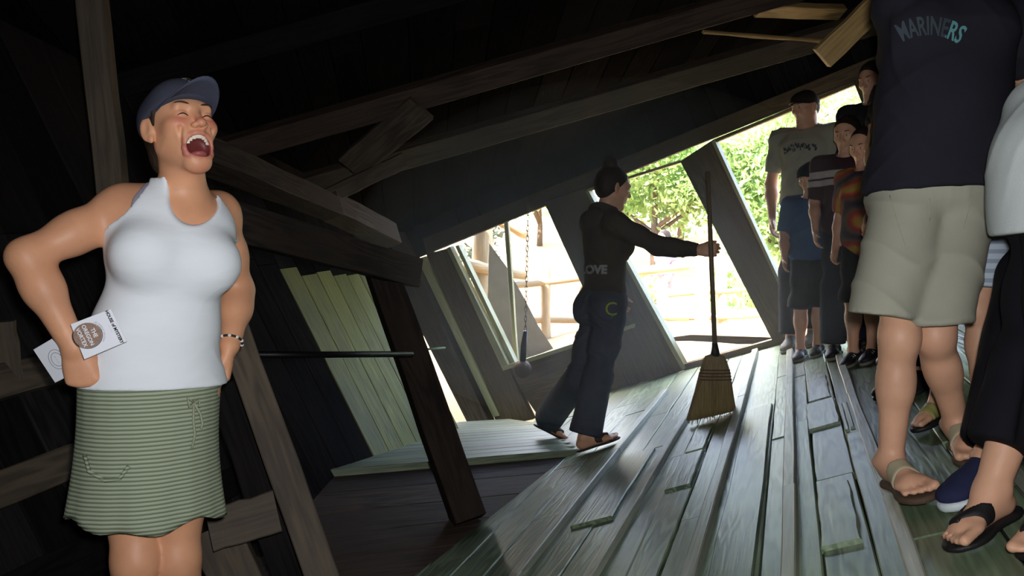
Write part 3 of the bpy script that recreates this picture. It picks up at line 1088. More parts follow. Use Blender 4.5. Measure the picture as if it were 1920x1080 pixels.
def crumple(me, amp, freq, dirs, seed=1):
    """soft cloth folds: ridged waves along the given directions"""
    nv = len(me.vertices)
    co = np.empty(nv * 3, np.float32); me.vertices.foreach_get('co', co); co = co.reshape(-1, 3).astype(float)
    no = np.empty(nv * 3, np.float32); me.vertex_normals.foreach_get('vector', no); no = no.reshape(-1, 3)
    rs = np.random.RandomState(seed)
    dsp = np.zeros(nv)
    for d in dirs:
        d = nrm(d)
        w = sum(rs.uniform(0.5, 1) * np.sin(co @ (rs.normal(size=3) * freq * 0.45) + rs.uniform(0, 6)) for _ in range(3))
        mask = np.clip(sum(np.sin(co @ (rs.normal(size=3) * freq * 0.3) + rs.uniform(0, 6)) for _ in range(2)) * 0.5 + 0.4, 0, 1)
        ph = (co @ d) * freq + 1.5 * w
        dsp += (1 - np.abs(np.sin(ph))) ** 2 * mask
    co += no * (dsp * amp)[:, None]
    me.vertices.foreach_set('co', co.astype(np.float32).ravel())
    me.update()
    return me


def half(p, n):
    """clip: removes what lies on the n side of p"""
    p, n = V3(p), nrm(n)
    return lambda X: (X - p) @ n


class Frame:
    def __init__(s, c, f, u=(0, 0, 1), k=1.0):
        s.c, s.f = V3(c), nrm(f)
        s.s = nrm(np.cross(s.f, u))
        s.u = np.cross(s.s, s.f)
        s.k = k
        s.R = np.array([s.s, s.f, s.u])

    def p(s, x, y, z):
        return s.c + s.k * (x * s.s + y * s.f + z * s.u)

    def rc(s, a, b, ra, rb, flat=None):
        if flat is not None:
            flat = (flat[0][0] * s.s + flat[0][1] * s.f + flat[0][2] * s.u, flat[1])
        return RC(s.p(*a), s.p(*b), ra * s.k, rb * s.k, flat)

    def el(s, c, r, tilt=None):
        R = s.R
        if tilt is not None:
            R = tilt @ s.R
        return EL(s.p(*c), [q * s.k for q in r], R)

    def bx(s, c, h, r=0.004):
        return BX(s.p(*c), [q * s.k for q in h], s.R, r * s.k)


def rotx(a):
    c, s_ = math.cos(a), math.sin(a)
    return np.array([[1, 0, 0], [0, c, -s_], [0, s_, c]])


def rotz(a):
    c, s_ = math.cos(a), math.sin(a)
    return np.array([[c, -s_, 0], [s_, c, 0], [0, 0, 1]])


# ------------------------------------------------------------------ skin, hair and cloth
M_SKIN = plain('skin', rgb(214, 164, 134), rough=0.5, bump=0.08, bscale=220, var=0.07, vscale=14, spec=0.4, sub=0.12)
M_SKIN_TAN = plain('skin_tanned', rgb(212, 154, 118), rough=0.5, bump=0.08, bscale=220, var=0.09, vscale=12, spec=0.4, sub=0.1)


def skin_marks(m):
    """lips, flushed cheeks and the inside of the mouth, where the body carries them"""
    nt = m.node_tree
    N, L = nt.nodes, nt.links
    b = N['Principled BSDF']
    src = b.inputs['Base Color'].links[0].from_socket
    for nm, col, f in (('flush', rgb(196, 96, 84), 0.55), ('lip', rgb(182, 98, 92), 0.8), ('mouth', rgb(104, 42, 42), 1.0)):
        at = N.new('ShaderNodeAttribute'); at.attribute_name = nm
        ml = N.new('ShaderNodeMath'); ml.operation = 'MULTIPLY'; ml.inputs[1].default_value = f
        L.new(at.outputs['Fac'], ml.inputs[0])
        mx = N.new('ShaderNodeMix'); mx.data_type = 'RGBA'
        L.new(ml.outputs[0], mx.inputs[0]); L.new(src, mx.inputs[6]); mx.inputs[7].default_value = col
        src = mx.outputs[2]
    L.new(src, b.inputs['Base Color'])


skin_marks(M_SKIN_TAN)
M_LIP = plain('lips', rgb(176, 92, 86), rough=0.4, var=0.08)
M_MOUTH = plain('mouth_inside', rgb(112, 44, 44), rough=0.4, var=0.2)
M_TONGUE = plain('tongue', rgb(160, 84, 84), rough=0.25, var=0.1, bump=0.2, bscale=300)
M_TEETH = plain('teeth', rgb(228, 220, 202), rough=0.2, var=0.04)
M_EYE = plain('eye_white', rgb(222, 216, 208), rough=0.15, var=0.02)
M_IRIS = plain('eye_dark', rgb(46, 34, 26), rough=0.15, var=0.1)
M_HAIR = plain('dark_hair', rgb(42, 33, 28), rough=0.65, bump=0.7, bscale=140, var=0.4, spec=0.2, vscale=30, stretch=(1, 1, 0.25))
M_HAIR_B = plain('brown_hair', rgb(54, 40, 31), rough=0.65, bump=0.7, bscale=140, var=0.35, spec=0.2, vscale=30, stretch=(1, 1, 0.25))


def cloth(name, col, rough=0.9, weave=900, var=0.08, bump=0.25):
    return plain(name, col, rough=rough, bump=bump, bscale=weave, var=var, vscale=6, spec=0.15)


def stripes(name, c1, c2, period, axis=2, duty=0.5, rough=0.9, c3=None):
    """woven stripes across the object's own axis"""
    m, nt, b = _mat(name)
    N, L = nt.nodes, nt.links
    tc = N.new('ShaderNodeTexCoord')
    sp = N.new('ShaderNodeSeparateXYZ'); L.new(tc.outputs['Object'], sp.inputs[0])
    n = N.new('ShaderNodeTexNoise'); n.inputs['Scale'].default_value = 5; L.new(tc.outputs['Object'], n.inputs['Vector'])
    ad = N.new('ShaderNodeMath'); ad.operation = 'MULTIPLY_ADD'; ad.inputs[1].default_value = 0.006
    L.new(n.outputs['Fac'], ad.inputs[0]); L.new(sp.outputs[axis], ad.inputs[2])
    mo = N.new('ShaderNodeMath'); mo.operation = 'PINGPONG'; mo.inputs[1].default_value = period / 2
    L.new(ad.outputs[0], mo.inputs[0])
    cr = N.new('ShaderNodeValToRGB')
    dv = N.new('ShaderNodeMath'); dv.operation = 'DIVIDE'; dv.inputs[1].default_value = period / 2
    L.new(mo.outputs[0], dv.inputs[0]); L.new(dv.outputs[0], cr.inputs[0])
    cr.color_ramp.elements[0].position = max(0, duty - 0.12); cr.color_ramp.elements[0].color = c1
    cr.color_ramp.elements[1].position = min(1, duty + 0.12); cr.color_ramp.elements[1].color = c2
    L.new(cr.outputs[0], b.inputs['Base Color'])
    b.inputs['Roughness'].default_value = rough
    b.inputs['Specular IOR Level'].default_value = 0.15
    bp = N.new('ShaderNodeBump'); bp.inputs['Strength'].default_value = 0.5; bp.inputs['Distance'].default_value = 0.003
    L.new(dv.outputs[0], bp.inputs['Height']); L.new(bp.outputs[0], b.inputs['Normal'])
    return m


# ------------------------------------------------------------------ body building
def head_ops(F, laugh=False, female=True, ears=True):
    """head in its own frame: x to its right, y where it faces, z up; chin about -0.115, crown about +0.118"""
    rc, el = F.rc, F.el
    jd = -0.008 if laugh else 0.0
    jw = 0.007 if female else 0.0
    o = [('u', el((0, -0.02, 0.035), (0.073, 0.093, 0.082)), 0.02),
         ('u', el((0, 0.028, 0.0), (0.061, 0.060, 0.085)), 0.04),
         ('u', rc((0, 0.03, -0.05), (0, 0.060, -0.096 + jd), 0.050, 0.022), 0.035),
         ('u', rc((0.050 - jw, -0.008, -0.048), (0.016, 0.056, -0.098 + jd), 0.016, 0.015), 0.03),
         ('u', rc((-0.050 + jw, -0.008, -0.048), (-0.016, 0.056, -0.098 + jd), 0.016, 0.015), 0.03),
         ('u', el((0.042, 0.058, -0.018 + (0.002 if laugh else 0)), (0.021, 0.019 + (0.005 if laugh else 0), 0.017)), 0.025),
         ('u', el((-0.042, 0.058, -0.018 + (0.002 if laugh else 0)), (0.021, 0.019 + (0.005 if laugh else 0), 0.017)), 0.025),
         ('u', rc((-0.036, 0.078, 0.026), (0.036, 0.078, 0.026), 0.010, 0.010), 0.018),
         ('u', rc((0, 0.066, -0.045), (0, 0.080, -0.045), 0.026, 0.016), 0.02),
         ('s', EL(F.p(0.031, 0.098, 0.008), [0.019 * F.k, 0.016 * F.k, 0.013 * F.k], F.R), 0.012),
         ('s', EL(F.p(-0.031, 0.098, 0.008), [0.019 * F.k, 0.016 * F.k, 0.013 * F.k], F.R), 0.012),
         # eyeballs with lids
         ('u', el((0.031, 0.074, 0.007), (0.0155, 0.0135, 0.0115)), 0.005),
         ('u', el((-0.031, 0.074, 0.007), (0.0155, 0.0135, 0.0115)), 0.005),
         ('u', rc((0, 0.086, 0.014), (0, 0.107, -0.022), 0.0075, 0.0095), 0.012),
         ('u', el((0, 0.109, -0.024), (0.011, 0.010, 0.009)), 0.008),
         ('u', el((0.0125, 0.098, -0.027), (0.0085, 0.010, 0.0075)), 0.006),
         ('u', el((-0.0125, 0.098, -0.027), (0.0085, 0.010, 0.0075)), 0.006),
         ('s', el((0.006, 0.104, -0.034), (0.0035, 0.005, 0.004)), 0.002),
         ('s', el((-0.006, 0.104, -0.034), (0.0035, 0.005, 0.004)), 0.002),
         ('u', el((0, 0.064, -0.106 + jd), (0.018, 0.014, 0.012)), 0.025)] + ([('u', rc((-0.014, 0.064, -0.092 + jd), (0.014, 0.064, -0.092 + jd), 0.012, 0.012), 0.02)] if laugh else [])
    if laugh:
        # wide open mouth with stretched lips and laugh lines
        o += [('u', el((0.030, 0.074, -0.046), (0.013, 0.012, 0.022)), 0.015), ('u', el((-0.030, 0.074, -0.046), (0.013, 0.012, 0.022)), 0.015),
              ('s', rc((0.040, 0.080, -0.030), (0.043, 0.066, -0.085), 0.0025, 0.002), 0.012),
              ('s', rc((-0.040, 0.080, -0.030), (-0.043, 0.066, -0.085), 0.0025, 0.002), 0.012)]
        ring = []
        for q in np.linspace(0, 2 * math.pi, 15)[:-1]:
            ring.append((0.0345 * math.cos(q), 0.090 - 0.017 * abs(math.cos(q)) ** 2 - 0.011 * max(0, -math.sin(q)), -0.075 + 0.029 * math.sin(q) + (0.004 if math.sin(q) > 0 else -0.003)))
        for i in range(14):
            up = ring[i][2] > -0.075
            o.append(('u', rc(ring[i], ring[(i + 1) % 14], 0.0052 if up else 0.0066, 0.0052 if ring[(i + 1) % 14][2] > -0.075 else 0.0066), 0.006))
        o.append(('s', el((0, 0.080, -0.0745), (0.0310, 0.040, 0.0275)), 0.004))
        F.lip_ring = ring
    else:
        o += [('u', rc((-0.021, 0.080, -0.0575), (0, 0.0915, -0.0535), 0.0035, 0.0052), 0.006), ('u', rc((0.021, 0.080, -0.0575), (0, 0.0915, -0.0535), 0.0035, 0.0052), 0.006),
              ('u', rc((-0.017, 0.080, -0.063), (0, 0.089, -0.066), 0.004, 0.006), 0.006), ('u', rc((0.017, 0.080, -0.063), (0, 0.089, -0.066), 0.004, 0.006), 0.006),
              ('s', rc((-0.019, 0.092, -0.0605), (0.019, 0.092, -0.0605), 0.0012, 0.0012), 0.004)]
    if ears:
        for sg in (1, -1):
            T = rotz(-sg * 0.55) @ np.eye(3)
            o += [('u', el((sg * 0.078, -0.012, -0.004), (0.0075, 0.019, 0.031), T), 0.006), ('u', el((sg * 0.075, -0.006, -0.030), (0.006, 0.009, 0.010)), 0.006),
                  ('s', el((sg * 0.086, -0.007, 0.000), (0.006, 0.009, 0.017), T), 0.005)]
    return o


def hand_ops(w, d, n, th, k=1.0, curl=(0.35, 0.4, 0.45, 0.5), spread=0.06, thumb=0.6, thumb_in=0.3):
    """w wrist, d finger direction, n the way the palm looks, th thumb side; curl in radians per joint"""
    w, d = V3(w), nrm(d)
    n = nrm(V3(n) - np.dot(n, d) * d)
    t = np.cross(d, n)
    if np.dot(t, th) < 0:
        t = -t
    o = []
    kn = []
    for i, (off, ln) in enumerate([(0.029, 0.088), (0.010, 0.092), (-0.010, 0.088), (-0.028, 0.079)]):
        kp = w + k * (d * ln + t * off)
        kn.append(kp)
        o.append(('u', RC(w + k * (d * 0.012 + t * off * 0.55), kp, 0.0155 * k, 0.0125 * k, (n, 0.85)), 0.016 * k))
    o.append(('u', EL(w + k * (d * 0.05 + n * 0.004), [0.036 * k, 0.042 * k, 0.014 * k], [t, d, n]), 0.012 * k))
    for i, (L0, r) in enumerate([(0.070, 0.0090), (0.078, 0.0093), (0.073, 0.0088), (0.058, 0.0078)]):
        p = kn[i]
        ang = curl[i] * 0.8
        dd = nrm(d + t * (spread * (1.5 - i)))
        segs = [0.44, 0.31, 0.25]
        for j in range(3):
            v = math.cos(ang) * dd + math.sin(ang) * n
            q = p + k * L0 * segs[j] * v
            o.append(('u', RC(p, q, r * k * (1 - 0.08 * j), r * k * (0.93 - 0.1 * j)), 0.004 * k))
            p = q
            ang += curl[i] * (1.15 if j == 0 else 0.9)
    p = w + k * (d * 0.02 + t * 0.022 + n * 0.004)
    v = nrm(d * math.cos(thumb) + t * math.sin(thumb) + n * thumb_in)
    for j, (L0, ra, rb) in enumerate([(0.042, 0.0145, 0.0115), (0.034, 0.0112, 0.0098), (0.027, 0.0098, 0.0075)]):
        q = p + k * L0 * v
        o.append(('u', RC(p, q, ra * k, rb * k), 0.008 * k if j == 0 else 0.003 * k))
        p = q
        v = nrm(v + 0.25 * d + n * thumb_in * 0.6)
    return o


def foot_ops(ank, d, up, k=1.0, toes=True, lift=0.0):
    """ank the ankle joint, d toe direction, up the sole's normal"""
    up = nrm(up)
    d = nrm(V3(d) - np.dot(d, up) * up)
    s = np.cross(d, up)
    g = V3(ank) - up * (0.075 * k - lift)
    o = [('u', EL(g + k * (d * -0.03 + up * 0.030), [0.031 * k, 0.036 * k, 0.031 * k], [s, d, up]), 0.02 * k),
         ('u', RC(V3(ank), g + k * (d * 0.075 + up * 0.030), 0.038 * k, 0.026 * k), 0.025 * k),
         ('u', RC(g + k * (d * -0.02 + up * 0.022), g + k * (d * 0.115 + up * 0.018 + s * 0.004), 0.028 * k, 0.026 * k), 0.02 * k),
         ('u', EL(g + k * (d * 0.115 + up * 0.018), [0.047 * k, 0.036 * k, 0.019 * k], [s, d, up]), 0.02 * k),
         ('u', RC(g + k * (d * -0.02 + up * 0.062 + s * 0.03), g + k * (d * -0.02 + up * 0.062 - s * 0.03), 0.013 * k, 0.013 * k), 0.015 * k)]
    if toes:
        inner = getattr(foot_ops, 'inner', 1)
        for i in range(5):
            x = (0.033 - i * 0.0165) * inner
            L0 = [0.056, 0.058, 0.052, 0.043, 0.034][i]
            r = [0.0135, 0.0098, 0.0092, 0.0088, 0.0085][i]
            b0 = g + k * (d * 0.120 + s * x + up * 0.017)
            o.append(('u', RC(b0, b0 + k * (d * L0 - up * (0.017 - r * 0.95) + s * x * 0.12), r * 0.95 * k, r * k), 0.004 * k))
    else:
        o.append(('u', EL(g + k * (d * 0.15 + up * 0.016), [0.036 * k, 0.032 * k, 0.015 * k], [s, d, up]), 0.02 * k))
    return o


class Body:
    """joints (points): pelvis chest neck sR sL eR eL wR wL hR hL kR kL aR aL; fwd the way the torso faces"""
    def __init__(s, J, fwd, k=1.0, female=False, girth=1.0, headF=None, kid=False, laugh=False, belly=0.0, tdir=None, fup=(0, 0, 1), handp=None, toes=True, bust=1.0, butt=1.0, armg=1.0, legg=1.0, lift=0.0, ears=True):
        s.J = {a: V3(b) for a, b in J.items()}
        J = s.J
        s.k, s.fwd = k, nrm(fwd)
        up = nrm(J['neck'] - J['pelvis'])
        f = nrm(s.fwd - np.dot(s.fwd, up) * up)
        sd = np.cross(f, up)
        s.f, s.sd, s.up = f, sd, up
        R = [sd, f, up]
        g = girth * k
        s.headF = headF
        c = J['chest']
        wm = (J['chest'] + J['pelvis']) / 2
        cw = 0.138 if female else 0.155
        T = [('u', EL(c + up * 0.01 * k, [cw * g, 0.098 * g, 0.165 * k], R), 0.03),
             ('u', EL(c + up * 0.09 * k - f * 0.01 * k, [cw * 0.95 * g, 0.080 * g, 0.085 * k], R), 0.05),
             ('u', EL(wm + f * 0.008, [(0.122 if female else 0.142) * g, (0.094 + belly) * g, 0.15 * k], R), 0.06),
             ('u', EL(J['pelvis'] + up * 0.01 * k, [0.158 * g, 0.108 * g, 0.115 * k], R), 0.06)]
        for sg in (1, -1):
            T.append(('u', EL(J['pelvis'] + sd * sg * 0.075 * g * butt - f * 0.055 * g * butt - up * 0.035 * k, [0.085 * g * butt, 0.082 * g * butt, 0.095 * k], R), 0.05))
            if female:
                T.append(('u', EL(c + sd * sg * 0.072 * g + f * 0.078 * g * bust - up * 0.005 * k, [0.062 * g, 0.058 * g * bust, 0.066 * k], R), 0.035))
            else:
                T.append(('u', EL(c + sd * sg * 0.07 * g + f * 0.055 * g + up * 0.045 * k, [0.075 * g, 0.045 * g, 0.06 * k], R), 0.04))
        for sh in ('sR', 'sL'):
            T.append(('u', RC(J['neck'] - up * 0.045 * k, J[sh] + up * 0.004 * k, (0.036 if female else 0.045) * k, (0.041 if female else 0.047) * g), 0.05))
        s.G = {'torso': T}
        hf = headF
        nb = J['neck']
        skull = hf.p(0, -0.022, -0.045) if hf is not None else nb + up * 0.1 * k
        nr = (0.052 if female else 0.060) * k * (0.8 if kid else 1)
        s.G['neck'] = [('u', RC(nb - up * 0.02 * k, skull, nr * 1.08, nr * 0.98), 0.03), ('u', RC(nb + f * 0.01 * k, hf.p(0, 0.03, -0.075) if hf is not None else skull, nr * 0.75, nr * 0.6), 0.04)]
        s.G['head'] = head_ops(hf, laugh, female, ears) if hf is not None else []
        ag = armg * g
        for q in 'RL':
            S, E_, W_ = J['s' + q], J['e' + q], J['w' + q]
            s.G['ua' + q] = [('u', EL(S + (E_ - S) * 0.08, [(0.049 if female else 0.055) * ag] * 3), 0.03), ('u', RC(S, S + (E_ - S) * 0.55, 0.047 * ag, 0.044 * ag), 0.03), ('u', RC(S + (E_ - S) * 0.5, E_, 0.044 * ag, 0.038 * ag), 0.03)]
            dn = nrm(W_ - E_)
            s.G['fa' + q] = [('u', RC(E_, E_ + (W_ - E_) * 0.35, 0.038 * ag, 0.040 * ag), 0.03), ('u', RC(E_ + (W_ - E_) * 0.3, W_, 0.040 * ag, 0.026 * ag), 0.03)]
            H, K_, A = J['h' + q], J['k' + q], J['a' + q]
            lg = legg * g
            s.G['th' + q] = [('u', RC(H, H + (K_ - H) * 0.5, 0.086 * lg, 0.074 * lg), 0.05), ('u', RC(H + (K_ - H) * 0.45, K_, 0.075 * lg, 0.054 * lg), 0.04)]
            bk = -f
            s.G['cf' + q] = [('u', EL(K_ + f * 0.012 * k, [0.050 * lg, 0.050 * lg, 0.058 * k]), 0.03), ('u', RC(K_, K_ + (A - K_) * 0.4, 0.050 * lg, 0.050 * lg), 0.03), ('u', RC(K_ + (A - K_) * 0.35, A, 0.050 * lg, 0.035 * lg), 0.03),
                             ('u', RC(K_ + (A - K_) * 0.15 + bk * 0.022 * k, K_ + (A - K_) * 0.48 + bk * 0.016 * k, 0.036 * lg, 0.030 * lg), 0.04)]
            td = (tdir or {}).get(q, s.fwd)
            foot_ops.inner = -1 if q == 'R' else 1
            # the big toe lies on the inner side: body's right foot has it towards the left
            fu = fup.get(q) if isinstance(fup, dict) else fup
            s.G['ft' + q] = foot_ops(A, td, fu, k, toes, lift)
            hp = (handp or {}).get(q)
            if hp is None:
                hp = dict(d=nrm(W_ - E_), n=sd * (-1 if q == 'R' else 1), th=f)
            s.G['hd' + q] = hand_ops(W_ - nrm(hp['d']) * 0.004, hp['d'], hp['n'], hp['th'], hp.get('k', k), **{a: b for a, b in hp.items() if a in ('curl', 'spread', 'thumb', 'thumb_in')})

    def ops(s, names, k=0.03):
        out = []
        for nme in names:
            first = True
            for o in s.G[nme]:
                if first and out and o[0] == 'u':
                    out.append(('u', o[1], max(o[2], k)))
                else:
                    out.append(o)
                first = False
        return out

    def full(s, skip=()):
        """one field of the whole figure; hands, feet and head keep their own fine creases"""
        limbs = ['torso', 'neck', 'uaR', 'uaL', 'faR', 'faL', 'thR', 'thL', 'cfR', 'cfL']
        parts = [('u', FLD(s.ops(['torso', 'neck'])), 0.02)]
        for q in 'RL':
            parts.append(('u', FLD(s.ops(['ua' + q, 'fa' + q])), 0.04))
            parts.append(('u', FLD(s.ops(['th' + q, 'cf' + q])), 0.03 if q == 'R' else 0.0))
        for q in 'RL':
            parts.append(('u', FLD(s.ops(['ft' + q])), 0.025))
            parts.append(('u', FLD(s.ops(['hd' + q])), 0.012))
        if s.G['head']:
            parts.append(('u', FLD(s.ops(['head'])), 0.03))
        return FLD(parts)


def add_field(name, fld, h, mat, parent, loc, lo=None, hi=None, extra=(), it=3, fold=None):
    me = relax(mesh_field(name, fld, h, lo, hi, extra), it)
    if fold is not None:
        crumple(me, *fold)
    return local_obj(name, me, loc, mat, parent)


def trim(me, fs):
    """drops the faces lying beyond a seam"""
    if not fs:
        return me
    nP = len(me.polygons)
    c = np.empty(nP * 3, np.float32); me.polygons.foreach_get('center', c); c = c.reshape(-1, 3).astype(float)
    keep = np.ones(nP, bool)
    for f in fs:
        keep &= f(c) <= 0
    q = np.empty(nP * 4, np.int32); me.polygons.foreach_get('vertices', q); q = q.reshape(-1, 4)[keep]
    co = np.empty(len(me.vertices) * 3, np.float32); me.vertices.foreach_get('co', co); co = co.reshape(-1, 3)
    u, inv = np.unique(q, return_inverse=True)
    return mesh_np(me.name, co[u], inv.reshape(-1, 4).astype(np.int32), True)


def body_mesh(B, h, fine=None, mats=None, paint=None):
    """the figure's single skin mesh; fine = {part: cell size} meshes head or hands of the same field more finely"""
    F = B.full()
    fine = fine or {}
    mes = []
    extra = []
    for key, hh in fine.items():
        if key == 'head':
            p, n = B.headF.p(0, -0.01, -0.15), B.headF.u
        else:
            q = key[-1]
            p = B.J['w' + q]
            n = nrm(B.J['w' + q] - B.J['e' + q])
            p = p - n * 0.02
        rad = 0.172 * B.headF.k if key == 'head' else 0.20
        ctr = B.headF.c if key == 'head' else B.J['w' + key[-1]] + n * 0.06
        inside = lambda X, p=p, n=n, ctr=ctr, rad=rad: np.maximum((p - X) @ n, np.sqrt(((X - ctr) ** 2).sum(1)) - rad)   # < 0 in the fine piece
        mes.append(trim(mesh_field('body', F, hh, ctr - rad * 1.1, ctr + rad * 1.1, extra=(lambda X, f=inside, hh=hh: f(X) - 4 * hh,)), [lambda X, f=inside: f(X) - 0.002]))
        extra.append(inside)
    mes.append(trim(mesh_field('body', F, h, extra=tuple((lambda X, f=f: -f(X) - 3 * h) for f in extra)), [lambda X, f=f: -f(X) - 0.002 for f in extra]))
    me = mes[0] if len(mes) == 1 else join_meshes('body', mes)
    if len(mes) > 1:
        me.polygons.foreach_set('use_smooth', np.ones(len(me.polygons), bool))
    for m in (mats or [M_SKIN]):
        me.materials.append(m)
    if paint is not None:
        c = np.empty(len(me.vertices) * 3, np.float32); me.vertices.foreach_get('co', c)
        for nm, val in paint(c.reshape(-1, 3).astype(float)).items():
            at = me.attributes.new(nm, 'FLOAT', 'POINT')
            at.data.foreach_set('value', val.astype(np.float32))
    return me


def eyes(F, parent, loc, open_=0.6, brow=M_HAIR, mouth=False):
    """eyes and eyebrows as small parts"""
    for sg in (1, -1):
        if open_ > 0.3:
            local_obj('eye', mesh_field('eye', FLD([('u', F.el((sg * 0.031, 0.0795, 0.006), (0.0118, 0.0095, 0.0055 * open_ / 0.6)))]), 0.0012 * F.k), loc, M_EYE, parent)
            local_obj('iris', mesh_field('iris', FLD([('u', F.el((sg * 0.030, 0.0853, 0.006), (0.0052, 0.0045, 0.0048 * open_ / 0.6)))]), 0.0010 * F.k), loc, M_IRIS, parent)
        else:
            pts = [F.p(sg * (0.031 + x), 0.0868 - 0.02 * abs(x) - 12 * x * x, 0.004 + 0.0055 * math.cos(x / 0.0145 * 1.57) - 0.004) for x in np.linspace(-0.0145, 0.0145, 7)]
            local_obj('eyelash', tube_mesh('eyelash', pts, [0.0008, 0.0014, 0.0018, 0.0018, 0.0018, 0.0014, 0.0008], 6), loc, M_HAIR, parent)
        pts = [F.p(sg * x, 0.0905 - 6 * (x - 0.012) ** 2, 0.028 + 0.006 * math.sin((x - 0.012) / 0.036 * 2.4)) for x in np.linspace(0.013, 0.048, 6)]
        local_obj('eyebrow', tube_mesh('eyebrow', pts, [0.0016, 0.0026, 0.003, 0.0028, 0.0022, 0.001], 6), loc, brow, parent)


def cap_parts(F, parent, loc, mat, brim_mat=None, back=True, tilt=0.0, under=None, blen=0.070):
    """baseball cap: crown, button, brim"""
    k = F.k
    C = Frame(F.p(0, -0.012, 0.030), F.f * math.cos(tilt) + F.u * math.sin(tilt), F.u, k)
    base = C.p(0, 0, -0.010)
    nrm_up = C.u - 0.18 * C.f
    crown = FLD([('u', C.el((0, -0.006, 0.0), (0.086, 0.106, 0.083))), ('u', C.el((0, 0.055, 0.024), (0.062, 0.050, 0.050)), 0.05)], clips=[half(base, -nrm_up)])
    add_field('crown', crown, 0.004 * k, mat, parent, loc)
    local_obj('button', mesh_field('button', FLD([('u', C.el((0, -0.006, 0.084), (0.008, 0.008, 0.005)))]), 0.0025 * k), loc, mat, parent)
    # brim: curved sheet with thickness
    vs, fs = [], []
    nu, nv = 17, 7
    for side in (0, 1):
        for j in range(nv):
            for i in range(nu):
                u = -1 + 2 * i / (nu - 1)
                a = u * 1.15
                r0x, r0y = 0.080, 0.098
                ex = math.cos(u * math.pi / 2) ** 0.6 if abs(u) < 1 else 0
                l = blen * ex * j / (nv - 1)
                x = r0x * math.sin(a)
                y = r0y * math.cos(a) + l - 0.012
                z = 0.006 - 0.030 * (x / 0.08) ** 2 * (0.4 + 0.6 * j / (nv - 1)) + 0.10 * l - side * 0.004
                vs.append(C.p(x, y + 0.0, z + 0.012))
    o = nu * nv
    for j in range(nv - 1):
        for i in range(nu - 1):
            a = j * nu + i
            fs.append((a, a + nu, a + nu + 1, a + 1))
            fs.append((o + a, o + a + 1, o + a + nu + 1, o + a + nu))
    for i in range(nu - 1):
        a = (nv - 1) * nu + i
        fs.append((a, o + a, o + a + 1, a + 1))
    local_obj('brim', mesh_np('brim', vs, fs, True), loc, brim_mat or mat, parent)
    return C


def loft_rings(name, rings, close_top=False):
    """rings: list of equal-length point lists"""
    n = len(rings[0])
    vs = [p for r in rings for p in r]
    fs = []
    for j in range(len(rings) - 1):
        for i in range(n):
            k = (i + 1) % n
            fs.append((j * n + i, j * n + k, (j + 1) * n + k, (j + 1) * n + i))
    return mesh_np(name, vs, fs, True)


def wrap_text(body, size, surf_objs, origin, right, upv, into, off=0.003, arc=0.0, extrude=0.0, name='lettering', mat=None, parent=None, loc=None, slant=0.0, bold=0.0, xs=1.0, split=None, flat=None):
    """lettering laid on a surface: flat text projected along 'into' onto the given meshes"""
    from mathutils.bvhtree import BVHTree
    me = flat if flat is not None else text_mesh(body, size, 0.0, bold)
    bm = bmesh.new(); bm.from_mesh(me)
    wx = max(abs(v.co.x) for v in bm.verts)
    bmesh.ops.triangulate(bm, faces=bm.faces[:])
    for _ in range(2):
        long = [e for e in bm.edges if e.calc_length() > size * 0.22]
        if long:
            bmesh.ops.subdivide_edges(bm, edges=long, cuts=1)
            bmesh.ops.triangulate(bm, faces=bm.faces[:])
    if split is not None:
        for f_ in bm.faces:
            f_.material_index = 1 if f_.calc_center_median().x > wx * split else 0
    trees = []
    for so in surf_objs:
        b2 = bmesh.new(); b2.from_mesh(so.data); b2.transform(so.matrix_world)
        trees.append(BVHTree.FromBMesh(b2)); b2.free()
    origin, right, upv, into = V3(origin), nrm(right), nrm(upv), nrm(into)
    lost = []
    for v in bm.verts:
        x, y = v.co.x * xs, v.co.y
        if arc:
            a = x / arc
            r = arc + y
            x, y = r * math.sin(a), r * math.cos(a) - arc
        x += slant * y
        p = Vector(origin + right * x + upv * y - into * 0.3)
        best = None
        for t in trees:
            hit = t.ray_cast(p, Vector(into), 0.8)
            if hit[0] is not None and (best is None or hit[3] < best):
                best = hit[3]
        if best is None:
            lost.append(v)
            continue
        v.co = p + Vector(into) * (best - off)
    bmesh.ops.delete(bm, geom=lost, context='VERTS')
    bm.to_mesh(me); bm.free()
    return local_obj(name, me, loc, mat, parent)

# ------------------------------------------------------------------ people
def person(loc, label, group=None):
    return empty('person', loc, label, 'person', group)


def sph(c, r):
    """clip: removes the inside of a ball"""
    c = V3(c)
    return lambda X: r - np.sqrt(((X - c) ** 2).sum(1))


def ell_clip(c, r, R=None):
    e = EL(c, r, R)
    return lambda X: -e.d(X)


def garment(name, ops_list, h, mat, parent, loc, off, clips=(), fold=None):
    return add_field(name, FLD(ops_list, off, clips), h, mat, parent, loc, fold=fold)


def arm_fld(B, q, frac, off):
    """sleeve: upper arm (and forearm) cut square at a fraction of the arm's length (1 = elbow, 2 = wrist)"""
    S, E_, W_ = B.J['s' + q], B.J['e' + q], B.J['w' + q]
    if frac <= 1:
        p, n = S + (E_ - S) * frac, nrm(E_ - S)
        return FLD(B.ops(['ua' + q]), off, [half(p, n)])
    p, n = E_ + (W_ - E_) * (frac - 1), nrm(W_ - E_)
    return FLD([('u', FLD(B.ops(['ua' + q])), 0.02), ('u', FLD(B.ops(['fa' + q]), 0, [half(p, n)]), 0.04)], off)


